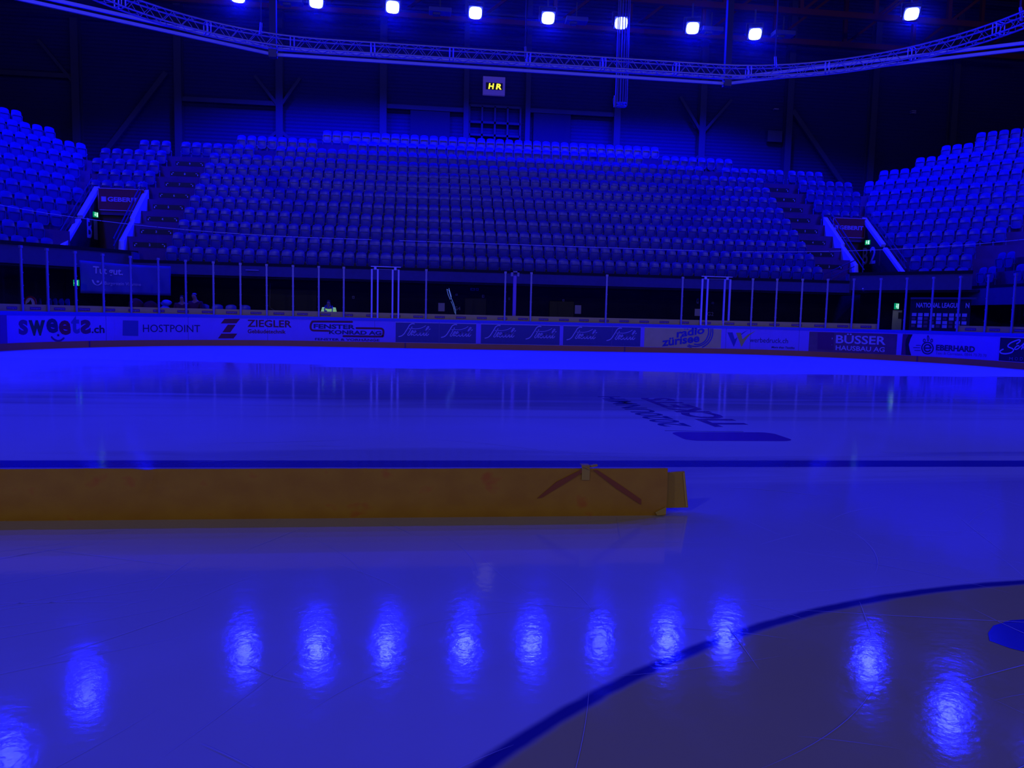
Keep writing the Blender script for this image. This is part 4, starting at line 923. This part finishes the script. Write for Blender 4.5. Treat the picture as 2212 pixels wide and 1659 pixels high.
# hanging loom of cables right of the middle
t = thing('cable_loom', (6.05, 38, 11.5), 0, 'bundle of vertical cables hanging in a frame right of the lit clock', 'cables')
CB = mat('cable_pale', (.12, .12, .45), .5)
for i, x in enumerate((-.28, -.2, -.05, .08, .2, .28)):
    m = MB(); m.tube([(x, 0, .1), (x*.98, 0, 2.4), (x*1.02, 0, 9)], .028, 6); m.build('cable', CB, t)
m = MB(); m.tube([(.24*math.cos(a), .15*math.sin(a), .05) for a in [2*PI*i/16 for i in range(16)]], .035, 6, True); m.tube([(.24*math.cos(a), .15*math.sin(a), .2) for a in [2*PI*i/16 for i in range(16)]], .03, 6, True); m.build('end_ring', CB, t)
m = MB(); m.box((-.36, -.05, 0), (-.26, .05, .55)); m.build('junction_box', CB, t)

# lit clock high on the back wall
t = thing('wall_clock', (.42, 44.6, 14.1), 0, 'blue wall clock box with glowing yellow characters high on the back wall', 'clock')
m = MB(); m.box((-.62, -.1, -.5), (.62, .12, .5)); m.build('case', mat('clock_case', (.30, .18, .80), .5, emit=(.15, .1, .9), estr=.10), t, bevel=.02)
m = MB(); m.box((-.46, -.115, -.22), (.48, -.1, .16)); m.build('display', BLACK, t)
CL = mat('clock_glow', (.4, .3, .02), .5, emit=(1.0, .86, .04), estr=1.6)
for ch, x0 in (('H', -.32), ('R', .10)):
    vs, fs, a = glyphs(ch, 2, .12)
    flat_on(lambda u, v: (x0+.32*u, -.12, -.19+.31*v), vs, fs).build('digit', CL, t)

# ------------------------------------------------------------------ things behind the glass
# hanging banner
def ban(u, v): # u along, v up
    x = -15.98+(2.98)*u; y = 31.0+.7*u+.05*math.sin(u*9)*(1-v*.5)+.03*math.sin(u*23+v*4); z = 1.78+(1.21-.09*u)*v-.04*math.sin(u*PI)*v
    return (x, y, z)
nu, nv = 40, 10
m = MB(); m.add([ban(i/nu, j/nv) for i in range(nu+1) for j in range(nv+1)], [(i*(nv+1)+j, (i+1)*(nv+1)+j, (i+1)*(nv+1)+j+1, i*(nv+1)+j+1) for i in range(nu) for j in range(nv)])
o = m.build('hanging_banner', mat('banner_cloth', (.06, .06, .40), .6, .3), smooth=True); sol = o.modifiers.new('solid', 'SOLIDIFY'); sol.thickness = .004; sol.offset = 1
tag(o, 'wide blue-lit cloth banner with two pale words hanging behind the glass at left', 'banner')
BT = mat('banner_print', (.50, .42, .85), .6)
def ban_text(st, u0, u1, v0, v1, bold):
    vs, fs, a = glyphs(st, bold)
    def fn(u, v): x, y, z = ban(u0+(u1-u0)*u, v0+(v1-v0)*v); return (x, y-.02, z)
    flat_on(fn, vs, fs).build('banner_lettering', BT, o)
ban_text('Tut gut.', .14, .47, .56, .86, 1); ban_text('Burgerstein Vitamine', .26, .67, .26, .40, 0)
def fb(u, v): x, y, z = ban(u, v); return (x, y-.02, z)
vs, fs = ribbon([(.135, .42), (.15, .32), (.175, .27), (.20, .28), (.225, .34), (.24, .44)], .018); flat_on(fb, vs, fs).build('banner_logo', BT, o)
vs = [(.19+.014*math.cos(a), .38+.036*math.sin(a)) for a in [2*PI*i/16 for i in range(16)]]; flat_on(fb, vs, [tuple(range(16))]).build('banner_logo', BT, o)

# notices, letters, boxes on the dark wall
def notice(x0, x1, z0, z1, lab, col=None, name='notice', cat='notice', y=34.47):
    m = MB(); m.box((x0, y-.012, z0), (x1, y+.01, z1)); return tag(m.build(name, col or WHITEP), lab, cat)
FAINT = mat('paper_faint', (.22, .2, .5), .8)
notice(-8.93, -8.35, 1.60, 1.93, 'faint landscape notice on the dark wall above the gate code G5', FAINT)
notice(-8.28, -7.98, 1.34, 1.74, 'pale upright notice on the dark wall right of the gate code G5')
notice(-2.71, -2.43, 1.44, 1.80, 'pale upright notice on the dark wall left of the gate code G4')
notice(3.36, 3.64, 1.47, 1.85, 'pale upright notice beside the dark doorway near the middle')
notice(8.90, 9.20, 1.50, 1.82, 'pale upright notice left of the gate code G2')
for st, x0, x1, z0, z1 in (('G5', -8.80, -8.42, 1.42, 1.58), ('G4', -2.02, -1.74, 1.50, 1.66), ('G2', 9.51, 9.80, 1.52, 1.69)):
    vs, fs, a = glyphs(st, 0)
    tag(flat_on(lambda u, v: (x0+(x1-x0)*u, 34.485, z0+(z1-z0)*v), vs, fs).build('gate_code', mat('gate_code', (.3, .28, .6), .7)), 'pale gate code %s lettered on the dark wall' % st, 'lettering', 'gate codes')
BOXM = mat('switch_box', (.2, .18, .55), .5)
for x, z, w, h, lab in ((-1.92, 2.18, .09, .08, 'small outlined wall box above the gate code G4'), (-.76, 2.14, .10, .12, 'small bright wall box between gate code G4 and the blue pole'), (.39, 2.06, .09, .09, 'small wall box just left of the blue pole'), (2.82, 2.05, .09, .09, 'small wall box above the dark doorway'),
        (-1.22, 2.43, .20, .11, 'left one of two dim wall boxes side by side'), (-1.02, 2.43, .12, .11, 'right one of two dim wall boxes side by side'), (-6.35, 1.95, .10, .12, 'small house-shaped wall box right of the bright jacket'), (9.0, 2.17, .09, .22, 'small upright wall box left of the right gate frame'), (9.72, 2.10, .10, .09, 'small wall box above the gate code G2')):
    m = MB(); m.box((x-w/2, 34.40, z-h/2), (x+w/2, 34.48, z+h/2)); q = m.build('wall_box', BOXM, bevel=.006); tag(q, lab, 'wall box')
    m = MB(); m.box((x-w*.28, 34.395, z-h*.25), (x+w*.28, 34.40, z+h*.25)); m.build('cover', BLACK, q)
m = MB(); m.box((2.21, 34.44, 0), (3.30, 34.49, 2.0)); struct(m.build('door_1', BLACK), 'black doorway near the middle of the wall under the stand')
m = MB(); m.box((-1.55, 34.45, 0), (-.62, 34.49, 2.05)); struct(m.build('door_2', mat('door_dark', (.010, .010, .045), .6)), 'dark door beside the gate code G4')
m = MB(); m.box((-9.9, 34.45, 0), (-7.9, 34.49, 2.25)); struct(m.build('door_3', MATS['door_dark']), 'dark double door by the gate code G5')
for x, lab in ((-9.84, 'thin pale cord hanging down the dark wall left of the gate code G5'),):
    m = MB(); m.tube([(x+.03, 34.4, 2.45), (x+.02, 34.4, 2.0), (x, 34.4, 1.55), (x+.02, 34.4, 1.42), (x+.22, 34.4, 1.30)], .008, 6); tag(m.build('wall_cord', mat('cord_pale', (.35, .35, .5), .6)), lab, 'cord')
# crumpled cord dangling by the strip
t = thing('dangling_cord', (-2.25, 30.5, 1.25), 0, 'tangled pale greenish cord dangling behind the glass by the gate code G4', 'cord')
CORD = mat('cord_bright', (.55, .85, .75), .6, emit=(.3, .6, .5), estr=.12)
m = MB(); m.tube([(.14, 0, .0), (.13, .01, .22), (.04, 0, .5), (-.06, .02, .72), (-.14, .0, .98), (-.22, .01, 1.02), (-.16, .0, .80), (-.08, .01, .62), (-.04, 0, .74), (-.14, .02, 1.06)], .012, 6); m.build('cord_loop', CORD, t)
m = MB(); m.tube([(.11, .015, .1), (.02, .02, .42), (-.05, .02, .56)], .010, 6); m.build('cord_strand', CORD, t)
# round sign at the left edge
t = thing('round_sign', (-17.72, 31.0, 1.36), -.35, 'round sign with a red rim and white field at the far left behind the strip', 'sign')
def disc(r, y, x=0, z=0, n=28): return [(x+r*math.cos(2*PI*i/n), z+r*math.sin(2*PI*i/n)) for i in range(n)]
m = MB(); m.prism(disc(.27, 0), lambda u, v, w: (u, w, v), -.02, .02); m.build('rim', mat('sign_rim', (.3, .02, .05), .5), t)
m = MB(); m.prism(disc(.205, 0), lambda u, v, w: (u, w, v), -.028, -.02); m.build('field', mat('sign_field', (.55, .5, .8), .5), t)
m = MB(); m.prism([(-.17, -.03), (-.03, .05), (.03, .14), (.08, .02), (.07, -.2), (-.14, -.14)], lambda u, v, w: (u, w, v), -.034, -.028); m.build('symbol', BLACK, t)
m = MB(); m.box((-.04, -.01, -1.36), (.04, .01, -.2)); m.build('stand', STEEL, t)
# pile of pale bags and the dark red coats left of the people
def blob(name, loc, sx, sy, sz, col, lab, cat, seed):
    rs = random.Random(seed); m = MB(); n, k = 14, 8; vs = []
    for j in range(k+1):
        th = PI*j/k
        for i in range(n):
            a = 2*PI*i/n; q = 1+.16*math.sin(a*3+j+seed)+.08*rs.uniform(-1, 1)
            vs.append((sx*q*math.sin(th)*math.cos(a), sy*q*math.sin(th)*math.sin(a), sz*(1-math.cos(th))*.5*2))
    m.add(vs, [(j*n+i, j*n+(i+1) % n, (j+1)*n+(i+1) % n, (j+1)*n+i) for j in range(k) for i in range(n)])
    o = m.build(name, col, smooth=True); o.location = loc; o.modifiers.new('sub', 'SUBSURF').levels = 1; return tag(o, lab, cat)
m = MB(); m.box((-12.05, 31.25, -.06), (-9.85, 31.75, .66)); tag(m.build('bench_box', DARKWALL), 'dark low bench under the blue seat backs right of the two people', 'bench')
BAG = mat('bag_pale', (.12, .12, .62), .5)
m = MB(); m.box((-14.6, 31.2, -.06), (-12.7, 31.7, 1.05)); tag(m.build('bench_box', DARKWALL), 'dark low bench behind the strip left of the two people', 'bench')
blob('plastic_bag', (-13.12, 31.35, 1.05), .22, .16, .17, BAG, 'lower pale crumpled bag on the bench left of the two people', 'bag', 1)
blob('plastic_bag', (-13.08, 31.4, 1.36), .20, .13, .13, BAG, 'upper pale crumpled bag on the bench left of the two people', 'bag', 2)
COAT = mat('coat_red', (.09, .006, .03), .8)
blob('coat_pile', (-14.2, 31.45, 1.05), .30, .16, .30, COAT, 'dark red heap of coats under the banner, left one', 'coats', 3); blob('coat_pile', (-13.65, 31.45, 1.05), .28, .15, .26, COAT, 'dark red heap of coats under the banner, right one', 'coats', 4)

# wall of sponsor boxes at the right, under the corner stand
t = thing('sponsor_wall', tuple(corner(1, -9.75, 33.3, 1.10)), -PI/4, 'dark backdrop wall with rows of small white boxes behind the glass at right', 'backdrop')
W2 = 2.15
m = MB(); m.box((0, 0, -1.15), (W2, .08, 1.32)); m.build('board', DARKWALL, t)
SW = mat('box_white', (.28, .28, .85), .5)
vs, fs, a = glyphs('NATIONAL LEAGUE', 2); flat_on(lambda u, v: (.22+1.55*u, -.012, .92+.20*v), vs, fs).build('lettering', SW, t)
vs, fs, a = glyphs('N', 2); flat_on(lambda u, v: (1.98+.13*u, -.012, .92+.20*v), vs, fs).build('lettering', SW, t)
rs = random.Random(5)
for r in range(4):
    for c in range(9):
        if (r, c) in ((1, 0), (1, 2), (1, 3), (1, 5), (1, 7), (2, 2), (2, 3), (2, 6), (3, 0), (3, 2), (3, 4), (3, 6), (3, 8), (1, 8)):
            m = MB(); m.box((.08+.225*c, -.006, .58-.155*r), (.22+.225*c, 0, .69-.155*r)); m.build('logo_box', mat('box_dim', (.10, .05, .16), .6), t); continue
        m = MB(); m.box((.08+.225*c, -.012, .57-.155*r), (.25+.225*c, 0, .70-.155*r)); m.build('logo_box', SW, t)
m = MB(); m.box((.05, -.012, -.14), (2.1, 0, -.02)); m.build('footer_band', SW, t)
m = MB(); m.box((.0, -.05, 1.26), (W2+.2, .05, 1.34)); m.build('top_bar', STEEL, t)
# words on the wall at the right edge
t = thing('wall_slogan', (20.58, 29.0, 1.75), -PI/2, 'big pale slogan on the dark wall cut off by the right edge of the picture', 'lettering')
for st, z0 in (('MÜT', .36), ('FÜR', 0)):
    vs, fs, a = glyphs(st, 2); flat_on(lambda u, v: (.0+.85*u, -.01, z0+.30*v), vs, fs).build('slogan_word', mat('slogan', (.2, .14, .6), .6), t)
# panel standing in for the lit wall seen through the doorway
t = thing('lit_wall_panel', (17.05, 32.2, 0), -PI/4+.3, 'pale upright grey panel standing in for a lit doorway wall below the right exit sign', 'panel')
m = MB(); m.box((0, 0, 0), (.36, .08, 1.93)); m.build('board', mat('panel_grey', (.32, .34, .24), .7), t)
m = MB(); m.box((.22, -.03, 1.58), (.36, 0, 1.84)); m.build('lock_box', BLACK, t)
ld = bpy.data.lights.new('corridor_lamp', 'SPOT'); ld.energy = 6; ld.spot_size = .7; ld.spot_blend = .5; ld.color = (1, 1, .72); ld.shadow_soft_size = .1
lo = bpy.data.objects.new('corridor_lamp', ld); COL.objects.link(lo); lo.location = (16.4, 31.6, 2.5); lo.rotation_euler = (Vector((17.25, 32.1, 1.4))-Vector((16.4, 31.6, 2.5))).to_track_quat('-Z', 'Y').to_euler()
# ceiling of a small camera fitting on the post at right
t = thing('security_camera', (15.55, 32.1, 2.85), 0, 'small dome camera hanging under the grey front panel at right', 'camera')
m = MB(); m.tube([(0, 0, 0), (0, 0, -.06)], .10, 12); m.build('base', mat('cam_pale', (.4, .35, .8), .4), t); m = MB(); m.tube([(0, 0, -.06), (0, 0, -.10), (0, 0, -.13)], [.08, .06, .02], 12); m.build('dome', MATS['cam_pale'], t)
for x, lab in ((-11.1, 'thin strip light under the stand left of the gate code G5'),):
    m = MB(); m.box((-10.35, 32.3, 2.86), (-9.85, 32.36, 2.885)); tag(m.build('strip_light', mat('strip_light', (.3, .25, .7), .4)), lab, 'light')

# ------------------------------------------------------------------ people behind the boards
def skinned(nodes, edges, root, m_, name, parent, sub=2):
    me = bpy.data.meshes.new(name); me.from_pydata([n[:3] for n in nodes], edges, []); o = bpy.data.objects.new(name, me); COL.objects.link(o)
    sk = o.modifiers.new('skin', 'SKIN'); sk.use_smooth_shade = True
    me.skin_vertices or None
    for i, n in enumerate(nodes):
        v = me.skin_vertices[0].data[i]; v.radius = (n[3], n[4] if len(n) > 4 else n[3]); v.use_root = (i == root)
    o.modifiers.new('sub', 'SUBSURF').levels = sub; o.modifiers['sub'].render_levels = sub
    dg = bpy.context.evaluated_depsgraph_get(); me2 = bpy.data.meshes.new_from_object(o.evaluated_get(dg)); bpy.data.objects.remove(o)
    for p in me2.polygons: p.use_smooth = True
    me2.materials.clear(); me2.materials.append(m_)
    o = bpy.data.objects.new(name, me2); COL.objects.link(o)
    if parent: o.parent = parent
    return o
def person(loc, rz, h, jacket, hairm, lab, nod=0.0, hivis=False):
    t = thing('person', loc, rz, lab, 'person'); k = h/1.75
    N = [(0, 0, .95, .15, .11), (0, 0, 1.15, .14, .10), (0, 0, 1.38, .17, .11), (0, -.01, 1.47, .075, .07), (0, -.03-nod*.4, 1.55, .06, .065), (0, -.06-nod, 1.63-nod*.3, .075, .09), (0, -.06-nod*1.2, 1.71-nod*.4, .07, .085), (0, -.12-nod*1.1, 1.62-nod*.4, .02, .02)]
    E_ = [(0, 1), (1, 2), (2, 3), (3, 4), (4, 5), (5, 6), (5, 7)]
    for sg in (-1, 1):
        b = len(N)
        N += [(sg*.19, 0, 1.40, .065), (sg*.25, -.02, 1.12, .048), (sg*.22, -.16, .92, .036), (sg*.205, -.22, .88, .030)]
        E_ += [(2, b), (b, b+1), (b+1, b+2), (b+2, b+3)]
        for f, (dx, ln) in enumerate(((-.03, .06), (-.011, .075), (.009, .08), (.028, .065))):
            c = len(N); N += [(sg*.205+dx, -.255, .865, .011), (sg*.205+dx*1.2, -.255-ln*.6, .84, .010), (sg*.205+dx*1.2, -.255-ln*.9, .81, .008)]; E_ += [(b+3, c), (c, c+1), (c+1, c+2)]
        c = len(N); N += [(sg*.205-sg*.035, -.22, .87, .012), (sg*.205-sg*.055, -.25, .85, .010)]; E_ += [(b+3, c), (c, c+1)]
        b = len(N)
        N += [(sg*.10, 0, .82, .10), (sg*.11, -.01, .48, .062), (sg*.11, .02, .09, .045), (sg*.12, -.12, .035, .035)]
        E_ += [(0, b), (b, b+1), (b+1, b+2), (b+2, b+3)]
    N = [tuple(c*k for c in q) for q in N]
    body = skinned(N, E_, 0, SKIN, 'body', t, 1)
    J = [(0, 0, .84, .175, .13), (0, 0, 1.15, .175, .13), (0, 0, 1.38, .20, .135), (0, -.0, 1.475, .095, .09)]; JE = [(0, 1), (1, 2), (2, 3)]
    for sg in (-1, 1):
        b = len(J); J += [(sg*.20, 0, 1.40, .085), (sg*.255, -.02, 1.12, .068), (sg*.225, -.14, .945, .052)]; JE += [(2, b), (b, b+1), (b+1, b+2)]
    j = skinned([tuple(c*k for c in q) for q in J], JE, 0, jacket, 'jacket', t, 2)
    if hivis:
        HB = mat('hivis_blue', (.04, .06, .4), .5)
        for sg in (-1, 1):
            m = MB(); m.tube([(sg*.135*k, -.135*k, 1.28*k), (sg*.14*k, -.125*k, 1.40*k), (sg*.12*k, -.05*k, 1.515*k)], .022*k, 6); m.build('shoulder_band', HB, j)
        m = MB(); m.tube([(-.07*k, -.085*k, 1.55*k), (-.05*k, -.14*k, 1.47*k), (0, -.16*k, 1.42*k), (.05*k, -.14*k, 1.47*k), (.07*k, -.085*k, 1.55*k)], .016*k, 6); m.build('collar', HB, j)
        m = MB(); m.box((-.13*k, -.175*k, 1.29*k), (-.05*k, -.15*k, 1.345*k)); m.build('badge', HB, j)
    P = [(0, -.05-nod, 1.645-nod*.3, .082, .098), (0, -.035-nod*1.2, 1.735-nod*.4, .078, .092)]
    skinned([tuple(c*k for c in q) for q in P], [(0, 1)], 0, hairm, 'hair', t, 2).location = (0, .018*k, .012*k)
    return t
HAIRD = mat('hair_dark', (.012, .01, .03), .7); HAIRB = mat('hair_pale', (.10, .09, .42), .6)
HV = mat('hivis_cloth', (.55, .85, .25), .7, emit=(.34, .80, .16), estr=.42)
REDJ = mat('jacket_dark_red', (.09, .006, .03), .8)
person((-7.02, 31.45, -.06), .0, 1.84, HV, HAIRD, 'person in a fluorescent yellow-green jacket with head bowed, behind the strip', .05, True)
person((-12.50, 31.4, -.06), .15, 1.88, REDJ, HAIRD, 'left person in a dark red jacket behind the strip, beside the banner', .02)
person((-12.02, 31.45, -.06), -.3, 1.98, REDJ, HAIRB, 'right person in a dark red jacket behind the strip, with paler hair', .03)

# ------------------------------------------------------------------ added scatter volume around the lamps, standing in for lens bloom
if BLOOM > 0:
    m = MB(); m.box((-30, 31.5, 11.6), (32, 44.7, 19.5))
    hm = bpy.data.materials.new('lens_bloom'); hm.use_nodes = True; nt = hm.node_tree; nt.nodes.clear()
    o_ = nt.nodes.new('ShaderNodeOutputMaterial'); vsn = nt.nodes.new('ShaderNodeVolumeScatter'); vsn.inputs['Density'].default_value = BLOOM; vsn.inputs['Anisotropy'].default_value = .82
    nt.links.new(vsn.outputs[0], o_.inputs['Volume'])
    o = m.build('lens_bloom', hm); tag(o, 'added glow volume around the floodlights, standing in for lens bloom', 'lens_bloom', kind='stuff')
